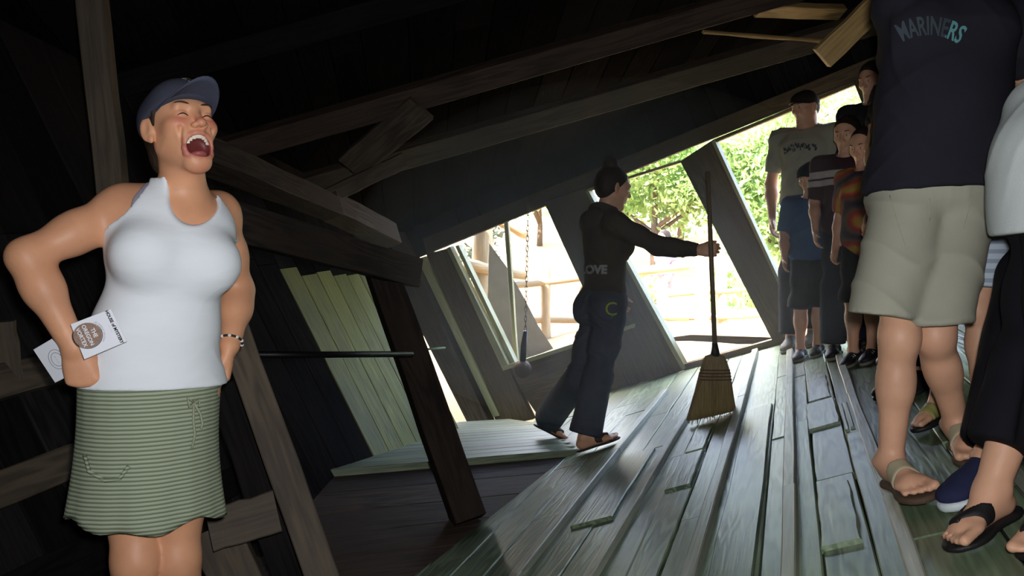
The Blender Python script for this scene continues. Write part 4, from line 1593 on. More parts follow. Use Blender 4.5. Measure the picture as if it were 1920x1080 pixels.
def shirt_fld(B, off, hem, sleeve, hem_n=(0, 0, -1), neck_r=0.075, extra=(), soff=None):
    """hem: a point the hem passes through; sleeve fraction or None"""
    k = B.k
    base = [('u', FLD(B.ops(['torso', 'neck']) + list(extra), off), 0.02)]
    if sleeve is not None:
        for q in 'RL':
            base.append(('u', arm_fld(B, q, sleeve, (soff if soff is not None else off)), 0.045))
    nk = B.J['neck'] + B.f * 0.03 * k + B.up * 0.03 * k
    return FLD(base, 0, [half(hem, hem_n), sph(nk, neck_r * k), half(B.J['neck'] + B.up * 0.030 * k, 0.9 * B.up + 0.4 * B.f)])


def pants_fld(B, off, top, hemf, grow=0.0, waist_n=(0, 0, 1), flare=0.0):
    """trousers or shorts: hemf 0..1 down the thigh, 1..2 down the shin"""
    ops = [('u', FLD(B.ops(['torso']), off, [half(top, waist_n)]), 0.02)]
    for q in 'RL':
        H, K_, A = B.J['h' + q], B.J['k' + q], B.J['a' + q]
        g = B.k
        if hemf <= 1:
            p, n = H + (K_ - H) * hemf, nrm(K_ - H)
            lg = [('u', RC(H, p + n * 0.05, (0.092 + grow * 0.5) * g, (0.078 + grow) * g), 0.04)]
            ops.append(('u', FLD(B.ops(['th' + q]) + lg, off, [half(p, n)]), 0.03))
        else:
            p, n = K_ + (A - K_) * (hemf - 1), nrm(A - K_)
            lg = [('u', RC(K_, p + n * 0.05, (0.056 + grow) * g, (0.056 + grow + flare) * g), 0.05)]
            ops.append(('u', FLD([('u', FLD(B.ops(['th' + q])), 0.02), ('u', FLD(B.ops(['cf' + q]) + lg, 0, [half(p, n)]), 0.04)], off), 0.02))
    return FLD(ops)


def shoe(B, q, mat, sole_mat, parent, loc, h=0.006, up=None, high=0.045, stripe=None, td=None):
    k = B.k
    A = B.J['a' + q]
    up = nrm(up if up is not None else ND)
    d = td if td is not None else B.fwd
    d = nrm(V3(d) - np.dot(d, up) * up)
    s = np.cross(d, up)
    g = A - up * 0.075 * k
    ops = [('u', EL(g + k * (d * -0.03 + up * 0.045), [0.040 * k, 0.047 * k, 0.045 * k], [s, d, up]), 0.02),
           ('u', RC(g + k * (d * -0.01 + up * 0.065), g + k * (d * 0.09 + up * 0.045), 0.044 * k, 0.036 * k), 0.03),
           ('u', EL(g + k * (d * 0.125 + up * 0.035), [0.051 * k, 0.062 * k, 0.032 * k], [s, d, up]), 0.03)]
    top = half(A + up * high * k - d * 0.01 * k, nrm(up - 0.25 * d))
    add_field('shoe', FLD(ops, 0.0, [half(g + up * 0.016 * k, -up), top]), h, mat, parent, loc)
    so = [('u', EL(g + k * (d * -0.03 + up * 0.014), [0.043 * k, 0.050 * k, 0.05 * k], [s, d, up]), 0.02),
          ('u', EL(g + k * (d * 0.120 + up * 0.014), [0.054 * k, 0.072 * k, 0.05 * k], [s, d, up]), 0.02),
          ('u', RC(g + k * (d * -0.02 + up * 0.014), g + k * (d * 0.12 + up * 0.014), 0.042 * k, 0.048 * k), 0.02)]
    add_field('sole', FLD(so, 0.0, [half(g + up * 0.026 * k, up), half(g, -up)]), h, sole_mat, parent, loc)
    if stripe is not None:
        for t in (0.05, 0.075, 0.1):
            pts = [g + k * (d * t + s * 0.05 * math.sin(a) + up * (0.033 + 0.050 * math.cos(a) * (1.25 - 4.5 * t))) for a in np.linspace(-1.0, 1.0, 7)]
            local_obj('lace', tube_mesh('lace', pts, 0.004 * k, 6), loc, stripe, parent)


def sandal(B, q, d, up, sole_mat, strap_mat, parent, loc, lift, wide=0.010, strap_t=(0.055, 0.105), thong=False):
    """flat sole under the foot with straps over the instep"""
    k = B.k
    up = nrm(up)
    d = nrm(V3(d) - np.dot(d, up) * up)
    s = np.cross(d, up)
    g = B.J['a' + q] - up * (0.075 * k)
    so = [('u', EL(g + k * (d * -0.025 + up * 0.01), [0.040 * k, 0.052 * k, 0.05 * k], [s, d, up]), 0.02),
          ('u', EL(g + k * (d * 0.125 + up * 0.01), [0.054 * k, 0.072 * k, 0.05 * k], [s, d, up]), 0.02),
          ('u', RC(g + k * (d * -0.02 + up * 0.01), g + k * (d * 0.12 + up * 0.01), 0.036 * k, 0.044 * k), 0.02)]
    add_field('sole', FLD(so, 0.0, [half(g + up * lift, up), half(g, -up)]), 0.005, sole_mat, parent, loc)
    F = FLD(foot_ops(B.J['a' + q], d, up, k, False, lift), 0.006)
    p = g + up * lift
    if thong:
        # two bands from the toe post back to both sides
        bands = []
        for sg in (1, -1):
            a, b = p + k * (d * 0.125 + up * 0.04 + s * (0.012 * (1 if getattr(foot_ops, 'x', 1) else 1))), p + k * (d * 0.035 + up * 0.02 + s * 0.052 * sg)
            nn = nrm(np.cross(b - a, up))
            bands.append(('u', FLD(foot_ops(B.J['a' + q], d, up, k, False, lift), 0.005, [half(a + nn * 0.011, nn), half(a - nn * 0.011, -nn), half(a + d * 0.012, d), half(b, nrm(b - a)), half(p + up * 0.006, -up)]), 0.002))
        add_field('strap', FLD(bands), 0.004, strap_mat, parent, loc)
    else:
        t0, t1 = strap_t
        add_field('strap', FLD(foot_ops(B.J['a' + q], d, up, k, False, lift), 0.006, [half(p + d * t1 * k, d), half(p + d * t0 * k, -d), half(p + up * 0.002, -up), half(p + up * 0.075 * k, up)]), 0.004, strap_mat, parent, loc)


def hairline(F, y=0.055, z=0.06, ny=0.8, nz=-0.6):
    n = ny * F.f + nz * F.u
    return half(F.p(0, y, z), n)


def short_hair(F, parent, loc, mat, h=0.005, thick=0.011, extra=(), clips=None):
    ops = [('u', F.el((0, -0.022, 0.036), (0.073 + thick, 0.093 + thick, 0.083 + thick)), 0.02), ('u', F.el((0, -0.055, -0.02), (0.060 + thick * 0.6, 0.055, 0.06)), 0.04)]
    ops += list(extra)
    return add_field('hair', FLD(ops, 0.0, clips if clips is not None else [hairline(F)]), h, mat, parent, loc)


# ---- the laughing woman in the cap
M_TANK = plain('white_ribbed_cotton', rgb(228, 233, 238), rough=0.9, bump=0.55, bscale=9, var=0.03, vscale=6, spec=0.15, stretch=(1, 1, 3.2))
M_SKIRT = stripes('green_woven_stripe', rgb(112, 122, 100), rgb(164, 172, 148), 0.0105, 2, 0.45)
M_NAVY = cloth('navy_twill', rgb(64, 66, 80), weave=700, var=0.12)
M_NAVY2 = cloth('navy_brim', rgb(70, 74, 90), weave=700, var=0.12)
WL = (-0.93, 2.25, 0.33)
woman = person(WL, 'laughing woman in a navy cap, white tank top and green striped skirt, hand on hip')
hF = Frame(px(337, 243, 2.22), nrm(np.array([0.73, -0.68, 0.0]) * 0.965 + np.array([0, 0, 0.24])), (-0.06, 0, 1), 1.04)
J = dict(pelvis=px(287, 735, 2.27), chest=px(318, 478, 2.27), neck=px(345, 351, 2.27), sR=px(234, 390, 2.24), sL=px(408, 398, 2.40),
         eR=px(50, 482, 2.08), wR=px(140, 652, 2.10), eL=px(446, 545, 2.52), wL=px(430, 648, 2.40),
         hR=px(245, 800, 2.28), hL=px(333, 800, 2.30), kR=px(255, 1050, 2.24), kL=px(330, 1046, 2.30))
for q, (xx, yy) in {'R': (-0.99, 2.26), 'L': (-0.86, 2.34)}.items():
    J['a' + q] = V3((xx, yy, 0.33 + 0.075))
hp = {'R': dict(d=[0.22, 0.10, -1], n=[-0.25, 0.9, 0.1], th=[1, 0, 0], curl=(1.35, 1.4, 1.45, 1.5), spread=0.03, thumb=0.35, thumb_in=0.55, k=1.02),
      'L': dict(d=[-0.12, 0.05, -1], n=[-0.9, -0.3, 0], th=[-0.4, -1, 0], curl=(0.9, 1.0, 1.1, 1.2), spread=0.03, thumb=0.3)}
B = Body(J, (0.58, -0.81, 0), 1.0, True, 1.10, hF, laugh=True, tdir={'R': (0.1, -1, 0), 'L': (0.35, -1, 0)}, handp=hp, armg=1.02, legg=0.96, bust=1.0, butt=0.8, belly=0.004)


def sstep(x, a, b):
    t_ = np.clip((x - a) / (b - a), 0, 1)
    return t_ * t_ * (3 - 2 * t_)


def face_paint(X):
    L = (X - hF.c) @ hF.R.T / hF.k
    rg = np.array(hF.lip_ring)
    ring = np.concatenate([rg + (np.roll(rg, -1, 0) - rg) * t_ for t_ in (0, 0.25, 0.5, 0.75)])
    out = {n_: np.zeros(len(X)) for n_ in ('lip', 'mouth', 'flush')}
    near = (np.abs(L[:, 0]) < 0.08) & (L[:, 1] > 0.02) & (L[:, 2] < 0.06) & (L[:, 2] > -0.14)
    P = L[near]
    dd = np.min(np.sqrt(((P[:, None, :] - ring[None]) ** 2).sum(2)), 1)
    e = np.sqrt((P[:, 0] / 0.0315) ** 2 + ((P[:, 2] + 0.0745) / 0.0285) ** 2)
    out['lip'][near] = (1 - sstep(dd, 0.0075, 0.0115)) * np.where(P[:, 2] > -0.07, 0.6, 1.0)
    out['mouth'][near] = (1 - sstep(e, 0.93, 1.05)) * (1 - sstep(P[:, 1], 0.080, 0.086))
    fl_ = sum(np.exp(-(((P[:, 0] - sg * 0.042) / 0.020) ** 2 + ((P[:, 2] + 0.012) / 0.016) ** 2)) for sg in (1, -1))
    fl_ = fl_ + 0.8 * np.exp(-((P[:, 0] / 0.016) ** 2 + ((P[:, 2] + 0.018) / 0.016) ** 2)) + 0.5 * np.exp(-((P[:, 0] / 0.03) ** 2 + ((P[:, 2] + 0.13) / 0.018) ** 2))
    out['flush'][near] = np.clip(fl_, 0, 1)
    return out


me = body_mesh(B, 0.0065, {'head': 0.0025, 'handR': 0.0035, 'handL': 0.004}, [M_SKIN_TAN], face_paint)
wb = local_obj('body', me, WL, None, woman)
eyes(hF, woman, WL, open_=0.1, brow=M_HAIR_B)
for i in range(8):
    a = math.radians(18 + 144 * (i + 0.5) / 8)
    c = (0.0275 * math.cos(a), 0.0865 - 0.014 * math.cos(a) ** 2, -0.0715 + 0.0205 * math.sin(a))
    T = [hF.s * math.cos(0.5 * math.cos(a)) - hF.f * math.sin(0.5 * math.cos(a)), hF.f * math.cos(0.5 * math.cos(a)) + hF.s * math.sin(0.5 * math.cos(a)), hF.u]
    w = 0.0048 if 2 <= i <= 5 else 0.0040
    local_obj('tooth', mesh_field('tooth', FLD([('u', BX(hF.p(*c), [w * 0.75, 0.0015, 0.0040], T, 0.0010))]), 0.0009), WL, M_TEETH, woman)
local_obj('tongue', mesh_field('tongue', FLD([('u', hF.el((0, 0.062, -0.093), (0.023, 0.028, 0.011)))]), 0.002), WL, M_TONGUE, woman)
# hair at the temples and nape
hair_ops = [('u', hF.el((0, -0.028, 0.022), (0.0785, 0.092, 0.080)), 0.02), ('u', hF.el((0, -0.085, -0.045), (0.045, 0.038, 0.055)), 0.03)]
for sg in (1, -1):
    hair_ops.append(('u', hF.rc((sg * 0.070, 0.024, 0.035), (sg * 0.069, 0.012, 0.004), 0.010, 0.005), 0.01))
add_field('hair', FLD(hair_ops, 0, [hairline(hF, 0.035, 0.03, 0.85, -0.5)]), 0.004, M_HAIR_B, woman, WL)
cp = cap_parts(hF, woman, WL, M_NAVY, M_NAVY2, tilt=0.06, blen=0.100)
# faded cream emblem on the cap front
crown = [o for o in bpy.data.objects if o.name.startswith('crown') and o.parent == woman]
em = []
wrap_text('*', 0.06, crown, hF.p(0, 0.13, 0.098), -hF.s, hF.u, -hF.f - 0.3 * hF.u, 0.003, name='emblem', mat=cloth('cream_thread', rgb(196, 190, 168)), parent=woman, loc=WL, bold=0.004)
# tank top
sR, sL = B.J['sR'], B.J['sL']
neck_c = px(356, 335, 2.16)
tk_extra = [('u', RC(px(283, 640, 2.27), px(283, 725, 2.27), 0.142, 0.165, (B.f, 0.82)), 0.06), ('u', EL(B.J['chest'] + B.f * 0.075 - B.up * 0.01, [0.125, 0.058, 0.075], [B.sd, B.f, B.up]), 0.06)]
hem_n = nrm([-0.03, 0, -1])
bust_ops = [('u', FLD(B.ops(['torso', 'neck'])), 0.02)] + [('u', FLD(B.ops(['ua' + q_]), 0, [lambda X, s_=B.J['s' + q_]: np.sqrt(((X - s_) ** 2).sum(1)) - 0.086]), 0.04) for q_ in 'RL']
_nb, _nc = sph(B.J['neck'] + B.up * 0.055, 0.092), half(B.J['neck'] + B.up * 0.040, 0.9 * B.up + 0.3 * B.f)
neck_ball = lambda X: np.maximum(_nb(X), _nc(X))
tank = garment('tank_top', bust_ops + tk_extra, 0.0042, M_TANK, woman, WL, 0.010,
               [neck_ball, half(px(287, 727, 2.2), hem_n), sph(sR, 0.104), sph(sL, 0.094), ell_clip(neck_c, (0.070, 0.16, 0.118))], fold=(0.0016, 40, [(0.15, 0.1, 1)], 4))
strap = add_field('bra_strap', FLD(bust_ops, 0.004, [neck_ball, half(sR + B.sd * 0.005, B.sd), sph(sR, 0.090), lambda X: np.sqrt(((X - sR) ** 2).sum(1)) - 0.1045, half(px(290, 440, 2.2), (0, 0, -1)), half(B.J['chest'] + B.f * 0.0, -B.f)]), 0.0022, cloth('grey_lace', rgb(150, 146, 160)), woman, WL, sR - 0.14, sR + 0.14)
# skirt: a soft flared tube with gathers
rings = []
nseg = 72
for j in range(24):
    t = j / 23
    c = px(286 - 6 * t, 706, 2.27) * (1 - t) + px(280, 968, 2.27) * t
    a, b = 0.181 + 0.018 * t - 0.010 * math.sin(math.pi * t), 0.150 + 0.022 * t
    r = []
    for i in range(nseg):
        th = 2 * math.pi * i / nseg
        rip = 1 + t * t * (0.022 * math.sin(5 * th + 0.8) + 0.016 * math.sin(9 * th + 2.0) + 0.008 * math.sin(17 * th)) + 0.006 * math.sin(23 * th) * (1 - t)
        p = c - 0.014 * np.array([B.f[0], B.f[1], 0]) + rip * (a * math.cos(th) * B.sd + b * math.sin(th) * np.array([B.f[0], B.f[1], 0]))
        z = t * t * (0.012 * math.sin(3 * th + 1.2) + 0.008 * math.sin(7 * th))
        # the hem dips at her right hip
        z -= t * 0.012 * math.cos(th)
        r.append(p + np.array([0, 0, z]))
    rings.append(r)
inner = [[p + (np.mean(r, 0) - p) * 0.025 for p in r] for r in rings[::-1]]
skirt = local_obj('skirt', loft_rings('skirt', rings + inner), WL, M_SKIRT, woman)
# pocket flap, drawstring with bow
bow_m = cloth('drawstring', rgb(150, 156, 132))


def on_skirt(x, y, out=0.006):
    """front surface of the skirt at that spot"""
    p = px(x, y, 2.2)
    t = (y - 706) / 262
    c = px(286 - 6 * t, 706, 2.27) * (1 - t) + px(280, 968, 2.27) * t
    a, b = 0.181 + 0.018 * t - 0.010 * math.sin(math.pi * t) + out, 0.150 + 0.022 * t + out
    fx = np.array([B.f[0], B.f[1], 0])
    u = np.clip(np.dot(p - c, B.sd) / a, -0.98, 0.98)
    return c - 0.014 * fx + a * u * B.sd + b * math.sqrt(1 - u * u) * fx


for pts in ([(367, 742), (352, 734), (356, 750), (367, 744), (380, 736), (382, 750), (368, 745)], [(367, 745), (366, 775), (370, 800), (362, 825)], [(369, 745), (384, 762), (390, 780), (386, 790)]):
    local_obj('drawstring', tube_mesh('drawstring', [on_skirt(x, y, 0.010) for x, y in pts], 0.0032, 6), WL, bow_m, woman)
pk = [(143, 848), (150, 875), (178, 886), (205, 880), (222, 858)]
local_obj('pocket_flap', tube_mesh('pocket_flap', [on_skirt(x + 4, y, 0.004) for x, y in pk], 0.005, 6), WL, M_SKIRT, woman)
# beaded bracelet on her left wrist
wc = B.J['wL'] + nrm(B.J['eL'] - B.J['wL']) * 0.012
ax = nrm(B.J['wL'] - B.J['eL'])
e1 = nrm(np.cross(ax, [0, 1, 0.2])); e2 = np.cross(ax, e1)
ringp = [wc + 0.034 * (math.cos(a) * e1 + math.sin(a) * e2) for a in np.linspace(0, 2 * math.pi, 21)[:-1]]
br = local_obj('bracelet', tube_mesh('bracelet', ringp, 0.0035, 6, close=True), WL, plain('bracelet_cord', rgb(40, 36, 40)), woman)
mes = []
for i, p in enumerate(ringp):
    if i % 2 == 0:
        mes.append(mesh_field('bead', FLD([('u', EL(p, [0.0055] * 3))]), 0.002))
local_obj('bead', join_meshes('bead', mes), WL, plain('pale_bead', rgb(220, 214, 206), rough=0.2), br)

# ---- the brochures in her hand
M_PAPER = plain('white_paper', rgb(226, 228, 236), rough=0.5, var=0.02)
M_PRINT = plain('print_black', rgb(40, 40, 46), rough=0.6)
M_PRINT2 = plain('print_grey', rgb(130, 132, 140), rough=0.6)
M_DISC = plain('print_brown', rgb(136, 106, 88), rough=0.5, var=0.25, vscale=120)


def brochure(corners, label, d0):
    P = [px(x, y, d) for x, y, d in corners]
    n = nrm(np.cross(P[1] - P[0], P[3] - P[0]))
    if n[1] > 0:
        n = -n
    o = slab('brochure', P, n, 0.003, M_PAPER, None, bevel=0.0006)
    return tag(o, label, 'brochure'), P, n


bro, P, n = brochure([(132, 608, 2.03), (208, 579, 2.06), (238, 640, 2.06), (158, 674, 2.03)], 'white brochure with a brown round picture sticking out above her fist', 2.04)
rt = nrm(P[2] - P[1]); upv = nrm(P[1] - P[0])


def flat_text(body, size, c, rt, upv, n, mat, parent, off=0.0012, arc=0.0, bold=0.0, name='lettering', shear=0.0):
    me = text_mesh(body, size, 0.0, bold)
    upv = nrm(upv - np.dot(upv, rt) * rt)
    for v in me.vertices:
        x, y = v.co.x, v.co.y
        if arc:
            a = x / arc
            r = arc + y
            x, y = r * math.sin(a), r * math.cos(a) - arc
        v.co = Vector(V3(c) + rt * x + upv * (y + shear * x) + n * off)
    return local_obj(name, me, c, mat, parent)


c0 = px(165, 629, 2.042)
c0 = c0 - n * np.dot(c0 - P[0], n)
R0 = 0.031
ring = [c0 + R0 * (math.cos(a) * rt + math.sin(a) * upv) for a in np.linspace(0, 2 * math.pi, 33)[:-1]]
slab('round_picture', ring, n, 0.0012, M_DISC, bro, bevel=0.0002).location += Vector(n * 0.0006)
ring2 = [c0 + (R0 + 0.001) * (math.cos(a) * rt + math.sin(a) * upv) + n * 0.0004 for a in np.linspace(0, 2 * math.pi, 33)[:-1]]
local_obj('picture_rim', tube_mesh('picture_rim', ring2, 0.0009, 5, close=True), c0, M_PRINT, bro)
for k, (wd, sz) in enumerate([('THE', 0.013), ('OREGON', 0.0125), ('VORTEX', 0.0125)]):
    flat_text(wd, sz, c0 + upv * (0.015 - 0.0145 * k) + n * 0.001, rt, upv, n, M_PAPER, bro, bold=0.0003, off=0.0016)
flat_text('THE FAMOUS ORIGINAL', 0.0058, c0 + upv * (R0 + 0.005), rt, upv, n, M_PRINT2, bro, arc=R0 + 0.005)
c1 = (P[1] + P[2]) / 2 - upv * 0.011
flat_text('HOUSE of MYSTERY', 0.0100, c1, rt, upv, n, M_PRINT, bro, bold=0.0005)
flat_text('-- --- --', 0.0060, c1 + upv * 0.008, rt, upv, n, M_PRINT2, bro)
flat_text('- --- - -- --', 0.0055, c1 - upv * 0.009, rt, upv, n, M_PRINT2, bro)
bro2, P, n = brochure([(62, 656, 2.10), (96, 636, 2.09), (150, 694, 2.12), (103, 718, 2.13)], 'white folded leaflet with an oval seal poking out below her wrist', 2.1)
rt = nrm(P[3] - P[0]); upv = nrm(P[1] - P[0])
c0 = (P[0] + P[1] + P[2] + P[3]) / 4 + upv * 0.008
c0 = c0 - n * np.dot(c0 - P[0], n)
for rr in (0.026, 0.018):
    el = [c0 + rr * (math.cos(a) * rt + 0.8 * math.sin(a) * upv) + n * 0.0004 for a in np.linspace(0, 2 * math.pi, 33)[:-1]]
    local_obj('oval_seal', tube_mesh('oval_seal', el, 0.0007, 5, close=True), c0, M_PRINT2, bro2)
flat_text('-- - --', 0.010, c0, rt, upv, n, M_PRINT2, bro2)

# ---- the guide with the broom
M_HOOD = cloth('dark_hoodie', rgb(70, 66, 58), weave=500, var=0.1)
M_JEAN = cloth('blue_denim', rgb(74, 79, 90), weave=900, var=0.18, bump=0.4)
GL = tuple(floor_px(1120, 835))
guide = person(GL, 'guide with a hair bun in dark hoodie and flared jeans, holding the broom out')
hG = Frame(px(1151, 353, 5.05), nrm([0.93, 0.28, -0.22]), (0.12, 0, 1), 1.0)
J = dict(pelvis=px(1132, 570, 5.06), chest=px(1134, 458, 5.06), neck=px(1136, 400, 5.06), sR=px(1152, 418, 4.92), sL=px(1108, 415, 5.20),
         eR=px(1234, 461, 4.86), wR=px(1310, 469, 4.72), eL=px(1124, 498, 5.27), wL=px(1150, 550, 5.22),
         hR=px(1143, 598, 5.0), hL=px(1122, 596, 5.13), kR=px(1122, 702, 5.02), kL=px(1086, 708, 5.12))
gR = floor_px(1106, 846)
J['aR'] = gR + ND * 0.09
J['aL'] = pp(1028, 822) + PLN * 0.125
tdr, tdl = nrm([0.95, -0.1, 0.33]), nrm([0.9, -0.15, -0.42])
hpG = {'R': dict(d=[0.95, -0.25, 0.02], n=[0.1, 0.9, -0.1], th=[0, 0, 1], curl=(1.0, 1.05, 1.1, 1.15), spread=0.02, thumb=0.5, thumb_in=0.6),
       'L': dict(d=[0.5, 0, -1], n=[0.4, -0.9, 0], th=[1, 0, 0], curl=(0.5, 0.5, 0.6, 0.6))}
Bg = Body(J, (0.82, 0.57, 0), 1.0, True, 0.98, hG, tdir={'R': tdr, 'L': tdl}, handp=hpG, fup={'R': ND, 'L': nrm([0.42, 0, 0.9])}, lift=0.012)
local_obj('body', body_mesh(Bg, 0.008, {'head': 0.0035, 'handR': 0.0035}, [M_SKIN]), GL, None, guide)
eyes(hG, guide, GL, 0.5, M_HAIR)
short_hair(hG, guide, GL, M_HAIR, 0.005, 0.010, [('u', hG.el((0, -0.055, 0.135), (0.050, 0.050, 0.042)), 0.02), ('u', hG.rc((0.02, -0.09, 0.15), (-0.02, -0.03, 0.165), 0.012, 0.018), 0.015)])
hood_x = [('u', RC(px(1128, 398, 5.06), px(1126, 425, 5.08), 0.075, 0.06, (Bg.f, 0.7)), 0.04)]
hoodie = add_field('hoodie', shirt_fld(Bg, 0.016, px(1130, 547, 5.06), 1.93, (-0.05, 0, -1), 0.06, hood_x, 0.012), 0.007, M_HOOD, guide, GL, fold=(0.007, 38, [(0.3, 0.2, 1), (0.6, 0, 0.8)], 6))
add_field('hood', FLD([('u', Frame(Bg.J['neck'], Bg.f).el((0, -0.085, -0.045), (0.095, 0.045, 0.075)), 0.02)]), 0.007, M_HOOD, guide, GL)
jeans = add_field('jeans', pants_fld(Bg, 0.012, px(1130, 540, 5.06), 1.93, 0.008, flare=0.026), 0.008, M_JEAN, guide, GL, fold=(0.006, 40, [(0.4, 0.2, 1), (-0.4, 0, 0.8)], 8))
sg_ = np.array([Bg.sd[0], Bg.sd[1], 0])
wrap_text('LOVE', 0.066, [hoodie], px(1112, 506, 4.7), (1, 0, 0), (0.05, 0, 1), (0.095, 1, 0.02), 0.004, name='lettering', mat=cloth('grey_print', rgb(150, 150, 150)), parent=guide, loc=GL, bold=0.004)
wrap_text('C', 0.11, [jeans], px(1153, 582, 4.7), (1, 0, 0), (0, 0, 1), (0, 1, 0), 0.004, name='pocket_emblem', mat=cloth('lime_stitch', rgb(150, 170, 60)), parent=guide, loc=GL)
M_FLIP = plain('brown_flip_flop', rgb(60, 48, 40))
sandal(Bg, 'R', tdr, ND, M_FLIP, M_FLIP, guide, GL, 0.012, thong=True)
sandal(Bg, 'L', tdl, nrm([0.42, 0, 0.9]), M_FLIP, M_FLIP, guide, GL, 0.012, thong=True)

# ---- the broom
M_STRAW = plain('broom_straw', rgb(134, 116, 76), rough=0.9, bump=0.9, bscale=90, var=0.25, vscale=60, stretch=(3, 3, 0.12))
M_HANDLE = wood('broom_handle_wood', rgb(96, 84, 62), rgb(140, 124, 92), rough=0.6, rings=0.1)
M_STITCH = plain('broom_stitching', rgb(80, 52, 40), rough=0.9)
DB = 4.66
broom = empty('broom', floor_px(1330, 792), 'straw broom standing upright on its bristles in the guide\'s hand', 'broom')
hb, ht = px(1341, 664, DB), px(1327, 322, DB - 0.03)
me = tube_mesh('handle', [hb, hb + (ht - hb) * 0.5, ht], [0.0135, 0.0130, 0.012], 14)
local_obj('handle', me, hb, M_HANDLE, broom)
local_obj('neck_binding', tube_mesh('neck_binding', [px(1341, 668, DB), px(1341, 655, DB), px(1340, 642, DB)], [0.028, 0.020, 0.0145], 14), hb, M_IRON, broom)
rows_ = [(664, 1333, 1349, 0.012), (668, 1322, 1358, 0.026), (678, 1317, 1363, 0.034), (695, 1313, 1368, 0.040), (715, 1309, 1371, 0.042), (740, 1301, 1375, 0.044), (765, 1292, 1378, 0.046), (778, 1287, 1379, 0.046)]
rings = []
ns = 40
brs = np.random.RandomState(3)
for (y, xl, xr, th_) in rows_:
    r = []
    for i in range(ns):
        a = 2 * math.pi * i / ns
        c, s_ = math.cos(a), math.sin(a)
        cx = np.sign(c) * abs(c) ** 0.6
        x = (xl + xr) / 2 + (xr - xl) / 2 * cx
        yy = y + (0 if y < 760 else (x - 1333) * (-0.22) * (y - 750) / 28)
        p = px(x, yy, DB) + np.array([0, th_ * np.sign(s_) * abs(s_) ** 0.7, 0])
        r.append(p + brs.uniform(-0.0012, 0.0012, 3))
    rings.append(r)
n_ = len(rings)
me = loft_rings('bristles', rings)
bmm = bmesh.new(); bmm.from_mesh(me)
bmm.verts.ensure_lookup_table()
bmm.faces.new([bmm.verts[(n_ - 1) * ns + i] for i in range(ns)])
bmm.faces.new([bmm.verts[ns - 1 - i] for i in range(ns)])
bmm.to_mesh(me); bmm.free()
local_obj('bristles', me, hb, M_STRAW, broom)
strm = []
for i in range(170):
    x = brs.uniform(1286, 1378)
    t0 = (x - 1333) / 46
    yb = 783 - (x - 1333) * 0.22 + brs.uniform(-4, 5)
    xt = 1340 + t0 * 30
    a = px(xt, 700, DB) + np.array([0, -0.042 * brs.choice([1, -1]) * math.sqrt(max(0.05, 1 - t0 * t0)), 0])
    b = px(x + brs.uniform(-2, 2), yb, DB) + np.array([0, -0.047 * np.sign(CAM[1] - 1 + brs.uniform(0, 2)) * math.sqrt(max(0.05, 1 - t0 * t0)), 0])
    b[1] = DB + (a[1] - DB) * 1.1
    strm.append(tube_mesh('straw', [a, (a + b) / 2, b], [0.0016, 0.0016, 0.0011], 3, smooth=False))
so = local_obj('straw', join_meshes('straw', strm), hb, M_STRAW, broom)
so['kind'] = 'stuff'
for (y, xl, xr) in [(693, 1313.5, 1367.5), (699, 1312, 1369), (705, 1311, 1370), (711, 1310, 1371)]:
    pts = []
    for i in range(24):
        a = 2 * math.pi * i / 24
        c, s_ = math.cos(a), math.sin(a)
        x = (xl + xr) / 2 + (xr - xl) / 2 * np.sign(c) * abs(c) ** 0.6
        pts.append(px(x, y, DB) + np.array([0, 0.0425 * np.sign(s_) * abs(s_) ** 0.7, 0]))
    local_obj('stitching', tube_mesh('stitching', pts, 0.0028, 6, close=True), hb, M_STITCH, broom)

# ---- the visitors on the right
def on_floor(x, d, lift=0.0):
    """floor point in the photo's column x at depth d, raised along gravity"""
    X = (x - 960) / FPX * d
    return floor_at(X, d) + np.array([0, 0, lift])


M_TEE = cloth('navy_tee', rgb(37, 37, 45), weave=500, var=0.1)
M_KHAKI = cloth('khaki_cotton', rgb(166, 164, 148), weave=800, var=0.06, bump=0.3)
M_TEAL = cloth('teal_print', rgb(96, 150, 152), weave=300, var=0.25)
M_TEAL2 = cloth('faded_print', rgb(62, 72, 80), weave=200, var=0.5)
M_STRAP = plain('beige_strap', rgb(176, 166, 138), rough=0.6, bump=0.2)
M_SOLE = plain('brown_sole', rgb(84, 66, 52), rough=0.8)
M_BLACKC = cloth('black_cloth', rgb(26, 26, 30), weave=700, var=0.15)

ML = tuple(on_floor(1740, 2.52))
man = person(ML, 'man in a navy lettered t-shirt and khaki shorts standing with ankles crossed at the right')
mF = Frame(px(1775, -165, 2.5), nrm([-0.75, -0.62, -0.2]), (0, 0, 1), 1.06)
J = dict(pelvis=px(1752, 350, 2.53), chest=px(1778, 95, 2.52), neck=px(1784, -50, 2.52), sR=px(1688, -8, 2.54), sL=px(1880, -2, 2.56),
         eR=px(1692, 205, 2.72), wR=px(1700, 362, 2.74), eL=px(1932, 150, 2.62), wL=px(2030, 60, 2.45),
         hR=px(1702, 385, 2.53), hL=px(1795, 385, 2.55), kR=px(1686, 632, 2.45), kL=px(1752, 628, 2.50))
J['aR'] = on_floor(1692, 2.50) + ND * 0.10
J['aL'] = on_floor(1816, 2.62) + ND * 0.105
tR, tL = nrm([-0.05, -1, -0.02]), nrm([-0.30, -0.95, -0.1])
hpM = {'R': dict(d=[-0.10, -0.1, -1], n=[1, 0.2, 0], th=[0, -1, 0], curl=(0.5, 0.55, 0.6, 0.65), thumb=0.35)}
Bm = Body(J, (-0.16, -0.98, 0), 1.04, False, 1.0, mF, tdir={'R': tR, 'L': tL}, fup=ND, handp=hpM, armg=0.9, lift=0.022, belly=0.02, legg=0.9)
local_obj('body', body_mesh(Bm, 0.0065, {'handR': 0.004}, [M_SKIN]), ML, None, man)
eyes(mF, man, ML, 0.5)
